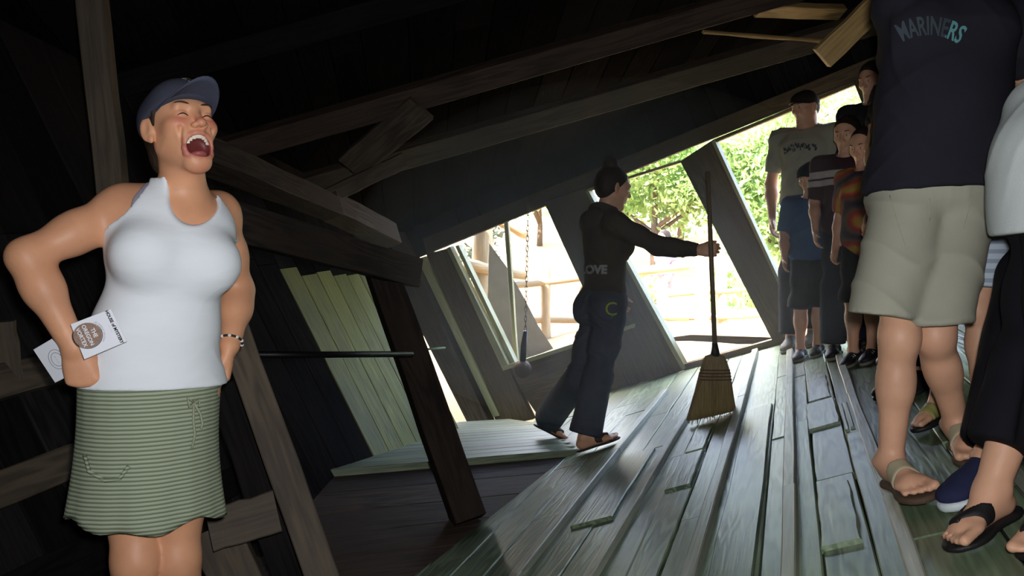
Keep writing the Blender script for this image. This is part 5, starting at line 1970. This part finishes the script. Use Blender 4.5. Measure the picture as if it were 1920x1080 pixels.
short_hair(mF, man, ML, M_HAIR, 0.007)
tee_x = [('u', RC(px(1768, 180, 2.53), px(1754, 350, 2.53), 0.154, 0.150, (Bm.f, 0.74)), 0.08)]
tee = add_field('t_shirt', shirt_fld(Bm, 0.016, px(1745, 356, 2.5), 0.92, nrm([0.03, 0, -1]), 0.08, tee_x, 0.020), 0.0075, M_TEE, man, ML, fold=(0.007, 22, [(0.5, 0, 1), (1, 0.2, 0.35)], 3))
sh_ops = [('u', FLD(Bm.ops(['torso']), 0.012, [half(px(1745, 345, 2.5), (0, 0, 1)), half(px(1745, 470, 2.5), (0, 0, -1))]), 0.02)]
for q, hy, hx, hd in (('R', 592, 1655, 2.46), ('L', 606, 1754, 2.46)):
    H = Bm.J['h' + q]
    e = px(hx, hy, hd)
    n = nrm(e - H)
    sh_ops.append(('u', FLD([('u', RC(H, e + n * 0.05, 0.098, 0.094, (Bm.sd, 0.92)), 0.02), ('u', FLD(Bm.ops(['th' + q])), 0.03)], 0.009, [half(e, nrm([-0.10 if q == 'R' else 0.06, 0, -1]))]), 0.025))
shorts = add_field('shorts', FLD(sh_ops), 0.0065, M_KHAKI, man, ML, fold=(0.006, 26, [(0.35, 0, 1), (1, 0.1, 0.3)], 11))
# seams and the fly
for pts, r in [([(1743, 372), (1744, 410), (1732, 448)], 0.0009), ([(1668, 366), (1684, 420), (1700, 470)], 0.0009), ([(1822, 372), (1806, 430)], 0.0009)]:
    from mathutils.bvhtree import BVHTree
    if 'sh_tree' not in globals():
        b2 = bmesh.new(); b2.from_mesh(shorts.data); b2.transform(shorts.matrix_world); sh_tree = BVHTree.FromBMesh(b2); b2.free()
    P = []
    for i in range(len(pts) - 1):
        for t in np.linspace(0, 1, 6):
            x, y = lerp(pts[i], pts[i + 1], t)
            a = Vector(CAM); dr = Vector(nrm(px(x, y, 2.5) - CAM))
            hh = sh_tree.ray_cast(a, dr)
            if hh[0] is not None:
                P.append(np.array(hh[0]) - np.array(dr) * 0.0005)
    if len(P) > 2:
        local_obj('seam', tube_mesh('seam', P, r, 5), ML, M_KHAKI, man)
# arched lettering across the chest, the first letters faded
rt_ = nrm([0.97, -0.20, 0.03])
wrap_text('MARINERS', 0.074, [tee], px(1744, 50, 2.2), (1, 0, -0.03), (0, 0, 1), px(1744, 50, 1.0) - CAM, 0.004, arc=0.17, name='lettering', mat=[M_TEAL2, M_TEAL], parent=man, loc=ML, bold=0.0016, xs=0.56, split=0.52)
sandal(Bm, 'R', tR, ND, M_SOLE, M_STRAP, man, ML, 0.020, strap_t=(0.048, 0.092))
sandal(Bm, 'L', tL, ND, M_SOLE, M_STRAP, man, ML, 0.020, strap_t=(0.048, 0.092))

# ---- woman in the white shirt and black capri trousers, in profile at the picture's edge
M_WHITE = cloth('white_knit', rgb(204, 212, 210), weave=380, var=0.03)
M_BLACK = cloth('black_cotton', rgb(24, 24, 30), weave=700, var=0.12)
W2 = tuple(on_floor(1930, 2.05))
lady = person(W2, 'woman in a white shirt and black capri trousers in profile at the right edge')
lF = Frame(px(2050, -40, 2.1), nrm([-0.95, -0.2, -0.25]), (0, 0, 1), 1.0)
lf = (-0.93, -0.36, 0)
J = dict(pelvis=px(2008, 385, 2.12), chest=px(2052, 200, 2.12), neck=px(2058, 75, 2.12), sR=px(2055, 115, 2.28), sL=px(2062, 115, 1.96),
         eR=px(2070, 265, 2.36), wR=px(2050, 400, 2.3), eL=px(2070, 265, 1.92), wL=px(2030, 400, 1.86),
         hR=px(1985, 440, 2.19), hL=px(2005, 440, 2.04), kR=px(1932, 690, 2.10), kL=px(2010, 720, 1.95))
J['aR'] = on_floor(1880, 2.04) + ND * 0.088
J['aL'] = on_floor(1996, 1.90) + ND * 0.088
wtd, wtl = nrm([-0.88, -0.42, -0.25]), nrm([-0.75, -0.6, -0.2])
Bl = Body(J, lf, 0.94, True, 1.16, lF, tdir={'R': wtd, 'L': wtl}, fup=ND, lift=0.015, belly=0.06, legg=0.92, bust=0.95)
local_obj('body', body_mesh(Bl, 0.0065, None, [M_SKIN]), W2, None, lady)
eyes(lF, lady, W2, 0.5)
short_hair(lF, lady, W2, M_HAIR_B, 0.007, 0.014)
add_field('shirt', shirt_fld(Bl, 0.012, px(1990, 432, 2.1), 0.8, nrm([0.08, 0, -1]), 0.08, [('u', RC(px(1990, 300, 2.12), px(1996, 430, 2.12), 0.142, 0.150, (Bl.sd, 1.0)), 0.08)], 0.02), 0.0075, M_WHITE, lady, W2, fold=(0.007, 20, [(0.2, 0.2, 1), (0.6, 0, 1)], 5))
add_field('capri_trousers', pants_fld(Bl, 0.014, px(1990, 395, 2.1), 1.60, 0.014, flare=0.004), 0.0075, M_BLACK, lady, W2, fold=(0.008, 24, [(0.3, 0.1, 1)], 2))
M_BFLIP = plain('black_flip_flop', rgb(24, 22, 24), rough=0.6)
sandal(Bl, 'R', wtd, ND, M_BFLIP, M_BFLIP, lady, W2, 0.015, thong=True)
sandal(Bl, 'L', wtl, ND, M_BFLIP, M_BFLIP, lady, W2, 0.015, thong=True)


# ---- standing figures from a few measures
def stand(foot, h, fwd, look, kid=False, female=False, girth=1.0, arms=None, stance=0.075, toes=False, lift=0.0, headk=None, handp=None, pelv=(0, 0)):
    """figure of height h over the floor point 'foot'; look is where the head faces"""
    foot = V3(foot)
    f = nrm(V3((fwd[0], fwd[1], 0)))
    s_ = np.cross(f, [0, 0, 1])
    k = h / 1.70
    hk = headk if headk is not None else (0.96 if kid else 1.0) * min(1.0, 0.62 + 0.38 * k)
    gz_ = foot[2]
    P_ = lambda x, y, z: V3((foot[0], foot[1], gz_)) + s_ * x * k + f * y * k + np.array([0, 0, z])
    htop = h - 0.235 * hk
    nk = htop + 0.0 * k
    J = dict(neck=P_(0, -0.01, nk - 0.035 * k), chest=P_(0, 0, nk - 0.20 * k), pelvis=P_(pelv[0], pelv[1], nk - 0.52 * k))
    sw = 0.165 if female else 0.185
    for q, sg in (('R', 1), ('L', -1)):
        J['s' + q] = P_(sg * sw, -0.01, nk - 0.075 * k)
        J['e' + q] = P_(sg * (sw + 0.045), -0.03, nk - 0.075 * k - 0.29 * k)
        J['w' + q] = P_(sg * (sw + 0.03), 0.06, nk - 0.075 * k - 0.53 * k)
        J['h' + q] = P_(sg * 0.085, 0, nk - 0.59 * k)
        ax, ay = foot[0] + s_[0] * sg * stance * k, foot[1] + s_[1] * sg * stance * k
        J['a' + q] = floor_at(ax, ay) + ND * (0.075 * k + lift)
        J['k' + q] = (J['h' + q] + J['a' + q]) / 2 + f * 0.02 * k + np.array([0, 0, 0.02 * k])
    if arms:
        for a, b in arms.items():
            J[a] = P_(*b[:2], nk + b[2] * k)
    hF_ = Frame(P_(0, 0.025, h - 0.118 * hk), nrm(look), (0, 0, 1), hk)
    return Body(J, f, k, female, girth, hF_, kid, tdir={'R': f, 'L': f}, fup=ND, toes=toes, lift=lift, handp=handp)


def dress(Bx, loc, parent, top_mat, bot_mat, shoe_mat, sole_mat, sleeve=0.8, hem=-0.06, bot=1.9, grow=0.02, hair=M_HAIR, hh=0.008, skin=M_SKIN, off=0.012, stripe=None, cap=None, fine=0.0045, hairx=(), hclips=None, high=0.045, thick=0.011):
    local_obj('body', body_mesh(Bx, hh, {'head': fine}, [skin]), loc, None, parent)
    eyes(Bx.headF, parent, loc, 0.55)
    if cap is None:
        short_hair(Bx.headF, parent, loc, hair, 0.006, thick, hairx, hclips)
    else:
        short_hair(Bx.headF, parent, loc, hair, 0.006, 0.006, hairx, hclips)
        cap_parts(Bx.headF, parent, loc, cap)
    hemp = Bx.J['pelvis'] + np.array([0, 0, hem * Bx.k])
    top = add_field('shirt', shirt_fld(Bx, off, hemp, sleeve, (0, 0, -1), 0.07, [('u', RC(Bx.J['chest'], Bx.J['pelvis'], 0.125 * Bx.k, 0.145 * Bx.k, (Bx.f, 0.75)), 0.06)], off + 0.006), hh, top_mat, parent, loc, fold=(0.008, 30, [(0.4, 0.3, 1), (0.8, 0.2, 0.4)], 9))
    add_field('trousers' if bot > 1.3 else 'shorts', pants_fld(Bx, off * 0.8, hemp + np.array([0, 0, 0.06]), bot, grow), hh, bot_mat, parent, loc)
    for q in 'RL':
        shoe(Bx, q, shoe_mat, sole_mat, parent, loc, 0.007, stripe=stripe, td=Bx.fwd, high=high)
    return top


M_GREYSHOE = plain('grey_trainer', rgb(120, 122, 118), rough=0.7, bump=0.3, var=0.3, vscale=40)
M_DKSHOE = plain('dark_trainer', rgb(34, 34, 38), rough=0.6, bump=0.2)
M_WSOLE = plain('white_rubber', rgb(206, 214, 216), rough=0.5, var=0.04)
M_GSOLE = plain('grey_rubber', rgb(120, 116, 104), rough=0.7)
M_BRBOOT = plain('brown_leather', rgb(72, 56, 44), rough=0.6, bump=0.3)
M_WTEE = cloth('white_tee', rgb(164, 160, 142), weave=500)
M_BTEE = cloth('blue_tee', rgb(64, 92, 128), weave=500)
M_JDARK = cloth('dark_denim', rgb(34, 38, 52), weave=900, var=0.15)
M_SHORTB = cloth('black_shorts', rgb(24, 25, 30), weave=600)
M_DGREY = cloth('charcoal_shirt', rgb(40, 40, 46), weave=500)
M_BRTR = cloth('brown_trousers', rgb(74, 64, 54), weave=700)


def chest_band_mat():
    """maroon cloth with a pair of pale bands around the chest"""
    m, nt, b = _mat('maroon_banded')
    N, L = nt.nodes, nt.links
    tc = N.new('ShaderNodeTexCoord'); sp = N.new('ShaderNodeSeparateXYZ'); L.new(tc.outputs['Object'], sp.inputs[0])
    cr = N.new('ShaderNodeValToRGB'); cr.color_ramp.interpolation = 'CONSTANT'
    mr = N.new('ShaderNodeMapRange'); mr.inputs['From Min'].default_value = 0.94; mr.inputs['From Max'].default_value = 1.24
    L.new(sp.outputs[2], mr.inputs[0]); L.new(mr.outputs[0], cr.inputs[0])
    mar, pale = rgb(58, 34, 42), rgb(170, 162, 160)
    els = cr.color_ramp.elements
    els[0].position = 0; els[0].color = mar
    els[1].position = 0.30; els[1].color = pale
    for p_, c in ((0.42, mar), (0.46, pale), (0.60, mar)):
        e = els.new(p_); e.color = c
    L.new(cr.outputs[0], b.inputs['Base Color']); b.inputs['Roughness'].default_value = 0.9
    return m


def tie_dye_mat():
    m, nt, b = _mat('tie_dye_cloth')
    N, L = nt.nodes, nt.links
    tc = N.new('ShaderNodeTexCoord')
    mp = N.new('ShaderNodeMapping'); mp.inputs['Location'].default_value = (0.05, 0.1, -0.75)
    L.new(tc.outputs['Object'], mp.inputs[0])
    n = N.new('ShaderNodeTexNoise'); n.inputs['Scale'].default_value = 7; L.new(mp.outputs[0], n.inputs['Vector'])
    w = N.new('ShaderNodeTexWave'); w.wave_type = 'RINGS'; w.rings_direction = 'SPHERICAL'; w.inputs['Scale'].default_value = 1.6; w.inputs['Distortion'].default_value = 9
    L.new(mp.outputs[0], w.inputs['Vector'])
    cr = N.new('ShaderNodeValToRGB')
    els = cr.color_ramp.elements
    els[0].position = 0; els[0].color = rgb(170, 138, 56)
    els[1].position = 1; els[1].color = rgb(52, 40, 62)
    for p_, c in ((0.25, rgb(160, 66, 44)), (0.5, rgb(140, 42, 52)), (0.75, rgb(96, 84, 56))):
        e = els.new(p_); e.color = c
    L.new(w.outputs['Fac'], cr.inputs[0]); L.new(cr.outputs[0], b.inputs['Base Color']); b.inputs['Roughness'].default_value = 0.9
    return m


def plaid_mat():
    m, nt, b = _mat('pale_plaid')
    N, L = nt.nodes, nt.links
    tc = N.new('ShaderNodeTexCoord'); sp = N.new('ShaderNodeSeparateXYZ'); L.new(tc.outputs['Object'], sp.inputs[0])
    mixv = None
    out = None
    for ax in (1, 2):
        mo = N.new('ShaderNodeMath'); mo.operation = 'PINGPONG'; mo.inputs[1].default_value = 0.016
        L.new(sp.outputs[ax], mo.inputs[0])
        gt = N.new('ShaderNodeMath'); gt.operation = 'GREATER_THAN'; gt.inputs[1].default_value = 0.009
        L.new(mo.outputs[0], gt.inputs[0])
        out = gt if out is None else out
        last = gt
    ad = N.new('ShaderNodeMath'); ad.operation = 'ADD'
    L.new(out.outputs[0], ad.inputs[0]); L.new(last.outputs[0], ad.inputs[1])
    dv = N.new('ShaderNodeMath'); dv.operation = 'MULTIPLY'; dv.inputs[1].default_value = 0.5; L.new(ad.outputs[0], dv.inputs[0])
    cr = N.new('ShaderNodeValToRGB')
    cr.color_ramp.elements[0].color = rgb(196, 208, 222); cr.color_ramp.elements[1].color = rgb(96, 110, 140)
    L.new(dv.outputs[0], cr.inputs[0]); L.new(cr.outputs[0], b.inputs['Base Color']); b.inputs['Roughness'].default_value = 0.9
    return m


# tall man in cap and white tee, farthest
p = on_floor(1512, 6.2)
t = person(tuple(p), 'tall man in a cap and white t-shirt standing farthest back by the right opening')
Bx = stand(p, 1.84, (-0.65, -0.75), (-0.85, -0.45, -0.22), arms={'eR': (0.27, -0.05, -0.37), 'wR': (0.24, 0.0, -0.62)})
_r5 = np.random.RandomState(5)
_v, _f = [], []
for i in range(34):                             # a worn arched print, too faded to read
    x, y, w, h_ = -0.12 + 0.24 * i / 33, _r5.uniform(-0.022, 0.018), _r5.uniform(0.003, 0.007), _r5.uniform(0.006, 0.014)
    _v += [(x - w, y - h_, 0), (x + w, y - h_, 0), (x + w, y + h_, 0), (x - w, y + h_, 0)]
    _f.append((4 * i, 4 * i + 1, 4 * i + 2, 4 * i + 3))
smudge = mesh_np('print', _v, _f)
top = dress(Bx, tuple(p), t, M_WTEE, M_SHORTB, M_GREYSHOE, M_GSOLE, 0.75, -0.02, 1.92, 0.02, cap=cloth('dark_cap', rgb(40, 36, 34)))
wrap_text('', 0.07, [top], Bx.J['chest'] + np.array([0, 0, 0.04]), nrm([0.75, -0.65, 0]), (0, 0, 1), nrm([0.65, 0.75, 0]), 0.004, arc=0.3, name='lettering', mat=M_TEAL2, parent=t, loc=tuple(p), flat=smudge)
# boy in blue tee and cap
p = on_floor(1522, 5.62)
t = person(tuple(p), 'small boy in a pale-rimmed cap, blue t-shirt and black shorts')
Bx = stand(p, 1.27, (-0.6, -0.8), (-0.72, -0.6, -0.34), kid=True, arms={'eR': (0.25, -0.02, -0.36), 'wR': (0.20, 0.12, -0.58)})
dress(Bx, tuple(p), t, M_BTEE, M_SHORTB, M_DKSHOE, M_GSOLE, 0.85, -0.06, 1.06, 0.04, cap=cloth('dark_cap_b', rgb(36, 40, 50)), stripe=M_WSOLE)
# boy in maroon shirt with bands
p = on_floor(1589, 5.25)
t = person(tuple(p), 'boy in a maroon shirt with two pale chest bands and dark jeans')
Bx = stand(p, 1.45, (-0.55, -0.85), (-0.62, -0.72, -0.28), kid=True, girth=0.93, arms={'eR': (0.24, -0.04, -0.35), 'wR': (0.20, 0.10, -0.58)})
dress(Bx, tuple(p), t, chest_band_mat(), M_JDARK, M_DKSHOE, M_GSOLE, 0.9, -0.10, 1.93, 0.02)
# child in tie-dye
p = on_floor(1624, 4.78)
t = person(tuple(p), 'dark-haired child in a red and yellow tie-dye shirt and dark shorts')
Bx = stand(p, 1.30, (-0.8, -0.6), (-0.78, -0.55, -0.30), kid=True, female=True, arms={'eR': (0.22, -0.02, -0.36), 'wR': (0.20, 0.08, -0.60), 'eL': (-0.22, -0.02, -0.36), 'wL': (-0.20, 0.08, -0.60)})
F_ = Bx.headF
dress(Bx, tuple(p), t, tie_dye_mat(), M_SHORTB, M_DKSHOE, M_GSOLE, 0.9, -0.19, 1.02, 0.03, stripe=M_WSOLE, hairx=[('u', F_.rc((0, -0.075, 0.0), (0, -0.07, -0.18), 0.07, 0.05), 0.04), ('u', F_.rc((0.06, -0.03, 0), (0.06, -0.03, -0.15), 0.025, 0.02), 0.03)], hclips=[half(F_.p(0, 0.040, 0.06), 0.9 * F_.f - 0.42 * F_.u)])
# tall dark-haired visitor whose face shows behind the man's shoulder
p = on_floor(1640, 5.75)
t = person(tuple(p), 'tall dark-haired visitor whose face shows beside the navy shirt, uppermost of two faces')
Bx = stand(p, 1.80, (-0.75, -0.65), (-0.82, -0.5, -0.25), girth=0.92, arms={'eR': (0.20, 0.0, -0.36), 'wR': (0.1, 0.16, -0.5), 'eL': (-0.20, 0.0, -0.36), 'wL': (-0.1, 0.16, -0.5)})
Bx_shift = 0
dress(Bx, tuple(p), t, M_DGREY, M_JDARK, M_DKSHOE, M_DKSHOE, 1.9, -0.08, 1.9, 0.01, thick=0.016, hh=0.011)
# child just below that face
p = on_floor(1658, 5.25)
t = person(tuple(p), 'shorter dark-haired visitor whose face shows just below the uppermost face by the navy sleeve')
Bx = stand(p, 1.52, (-0.75, -0.65), (-0.82, -0.5, -0.30), kid=True, girth=0.9)
dress(Bx, tuple(p), t, M_SHORTB, M_JDARK, M_DKSHOE, M_DKSHOE, 0.9, -0.08, 1.9, 0.01, hh=0.011)
# adult just behind the man, only a forearm and the lower legs showing
p = on_floor(1716, 4.42)
t = person(tuple(p), 'visitor in brown trousers and boots hidden behind the navy shirt but for a hanging forearm')
Bx = stand(p, 1.70, (-0.85, -0.5), (-0.85, -0.45, -0.2), girth=0.92, arms={'eR': (0.19, 0.09, -0.36), 'wR': (0.12, 0.17, -0.58), 'eL': (-0.20, 0.06, -0.36), 'wL': (-0.12, 0.16, -0.58)})
dress(Bx, tuple(p), t, M_DGREY, M_BRTR, M_BRBOOT, M_BRBOOT, 0.6, -0.08, 1.9, 0.01, hh=0.011)
# dark shoes of one more visitor just behind the man
p = on_floor(1716, 3.75)
t = person(tuple(p), 'visitor in dark clothes almost wholly hidden behind the man in khaki shorts')
Bx = stand(p, 1.55, (-0.9, -0.4), (-0.85, -0.45, -0.2), girth=0.85)
dress(Bx, tuple(p), t, M_SHORTB, M_JDARK, M_DKSHOE, M_DKSHOE, 0.9, -0.08, 1.9, 0.01, hh=0.011)
# child in plaid shorts behind the man's legs
p = on_floor(1812, 2.98)
t = person(tuple(p), 'child in pale plaid shorts and yellow sandals half hidden behind the khaki shorts')
Bx = stand(p, 1.34, (-0.93, -0.35), (-0.9, -0.4, -0.2), kid=True, girth=0.95, toes=True, lift=0.018, arms={'eR': (0.22, -0.06, -0.34), 'wR': (0.23, 0.04, -0.60), 'eL': (-0.20, 0.04, -0.34), 'wL': (-0.1, 0.14, -0.5)}, stance=0.11, pelv=(0.0, -0.03))
loc = tuple(p)
local_obj('body', body_mesh(Bx, 0.007, {'handR': 0.004}, [M_SKIN]), loc, None, t)
eyes(Bx.headF, t, loc, 0.5)
short_hair(Bx.headF, t, loc, M_HAIR_B, 0.007)
hemp = Bx.J['pelvis'] + np.array([0, 0, -0.02])
add_field('shirt', shirt_fld(Bx, 0.014, hemp, 0.85, (0, 0, -1), 0.07, (), 0.02), 0.008, M_WTEE, t, loc)
add_field('shorts', pants_fld(Bx, 0.010, hemp + np.array([0, 0, 0.05]), 0.72, 0.03), 0.007, plaid_mat(), t, loc)
M_YSTRAP = plain('yellow_strap', rgb(150, 146, 84), rough=0.6)
for q in 'RL':
    sandal(Bx, q, Bx.fwd, ND, M_BFLIP, M_YSTRAP, t, loc, 0.018, strap_t=(0.045, 0.10))
# person in dark trousers and canvas shoes, behind the white shirt
p = on_floor(2050, 2.75)
t = person(tuple(p), 'visitor in dark trousers and navy canvas shoes with white soles behind the white shirt')
Bx = stand(p, 1.72, (-0.97, -0.2), (-0.9, -0.4, -0.1), girth=0.95, arms={'eR': (0.2, -0.02, -0.3), 'wR': (0.17, 0.10, -0.52), 'eL': (-0.2, -0.02, -0.3), 'wL': (-0.17, 0.10, -0.52)})
Bx.J['aR'] = on_floor(1872, 2.30) + ND * 0.08
Bx.J['aL'] = on_floor(2030, 2.70) + ND * 0.08
vd = nrm([-0.93, -0.30, -0.3])
loc = tuple(p)
for q in 'RL':
    Bx.J['k' + q] = (Bx.J['h' + q] + Bx.J['a' + q]) / 2 + Bx.f * 0.02
Bx = Body(Bx.J, Bx.fwd, Bx.k, False, 0.95, Bx.headF, tdir={'R': vd, 'L': vd}, fup=ND, toes=False)
M_VANS = cloth('navy_canvas', rgb(40, 44, 72), weave=600, var=0.15)
local_obj('body', body_mesh(Bx, 0.008, None, [M_SKIN]), loc, None, t)
eyes(Bx.headF, t, loc, 0.5)
short_hair(Bx.headF, t, loc, M_HAIR, 0.008)
hemp = Bx.J['pelvis'] + np.array([0, 0, -0.08])
add_field('shirt', shirt_fld(Bx, 0.014, hemp, 0.9, (0, 0, -1), 0.07, (), 0.02), 0.010, M_DGREY, t, loc)
add_field('trousers', pants_fld(Bx, 0.010, hemp + np.array([0, 0, 0.06]), 1.9, 0.012), 0.008, M_BLACK, t, loc)
for q in 'RL':
    shoe(Bx, q, M_VANS, M_WSOLE, t, loc, 0.006, td=vd, high=0.030)
# visitor outside on the path, beyond the middle opening
g0 = px(1246, 640, 11.5)
p = V3((g0[0], 11.5, float(gz(np.array(g0[0]), np.array(11.5)))))
t = person(tuple(p), 'distant visitor in a lavender shirt outside the middle opening')
_of = floor_at
floor_at = lambda x, y: V3((x, y, float(gz(np.array(x), np.array(y)))))
_nd = ND
ND = nrm([0, 0, 1.0])
Bx = stand(p, 1.18, (-0.8, -0.5), (-0.8, -0.5, -0.1), girth=0.95)
dress(Bx, tuple(p), t, cloth('lavender_shirt', rgb(150, 140, 190)), cloth('pale_trousers', rgb(150, 140, 140)), M_GREYSHOE, M_GSOLE, 0.8, -0.05, 1.9, 0.01, hh=0.014, fine=0.008)
floor_at, ND = _of, _nd

# ------------------------------------------------------------------ added scattering volume, stands in for lens glare by the openings
bmh = bmesh.new(); bmesh.ops.create_icosphere(bmh, subdivisions=3, radius=1.0)
hme = bpy.data.meshes.new('haze'); bmh.to_mesh(hme); bmh.free()
mz = bpy.data.materials.new('glare_veil'); mz.use_nodes = True
nt = mz.node_tree; nt.nodes.clear()
vs_ = nt.nodes.new('ShaderNodeVolumeScatter'); vs_.inputs['Density'].default_value = 0.09; vs_.inputs['Anisotropy'].default_value = 0.3
vs_.inputs['Color'].default_value = (1.0, 0.95, 0.82, 1)
ou = nt.nodes.new('ShaderNodeOutputMaterial'); nt.links.new(vs_.outputs[0], ou.inputs['Volume'])
hz = put('haze', hme, Matrix.Translation(Vector(px(1140, 480, 5.0))) @ Matrix.Diagonal((1.5, 1.45, 1.0, 1)), mz, None)
tag(hz, 'added thin haze standing in for lens glare around the guide in front of the openings', 'haze', kind='stuff')
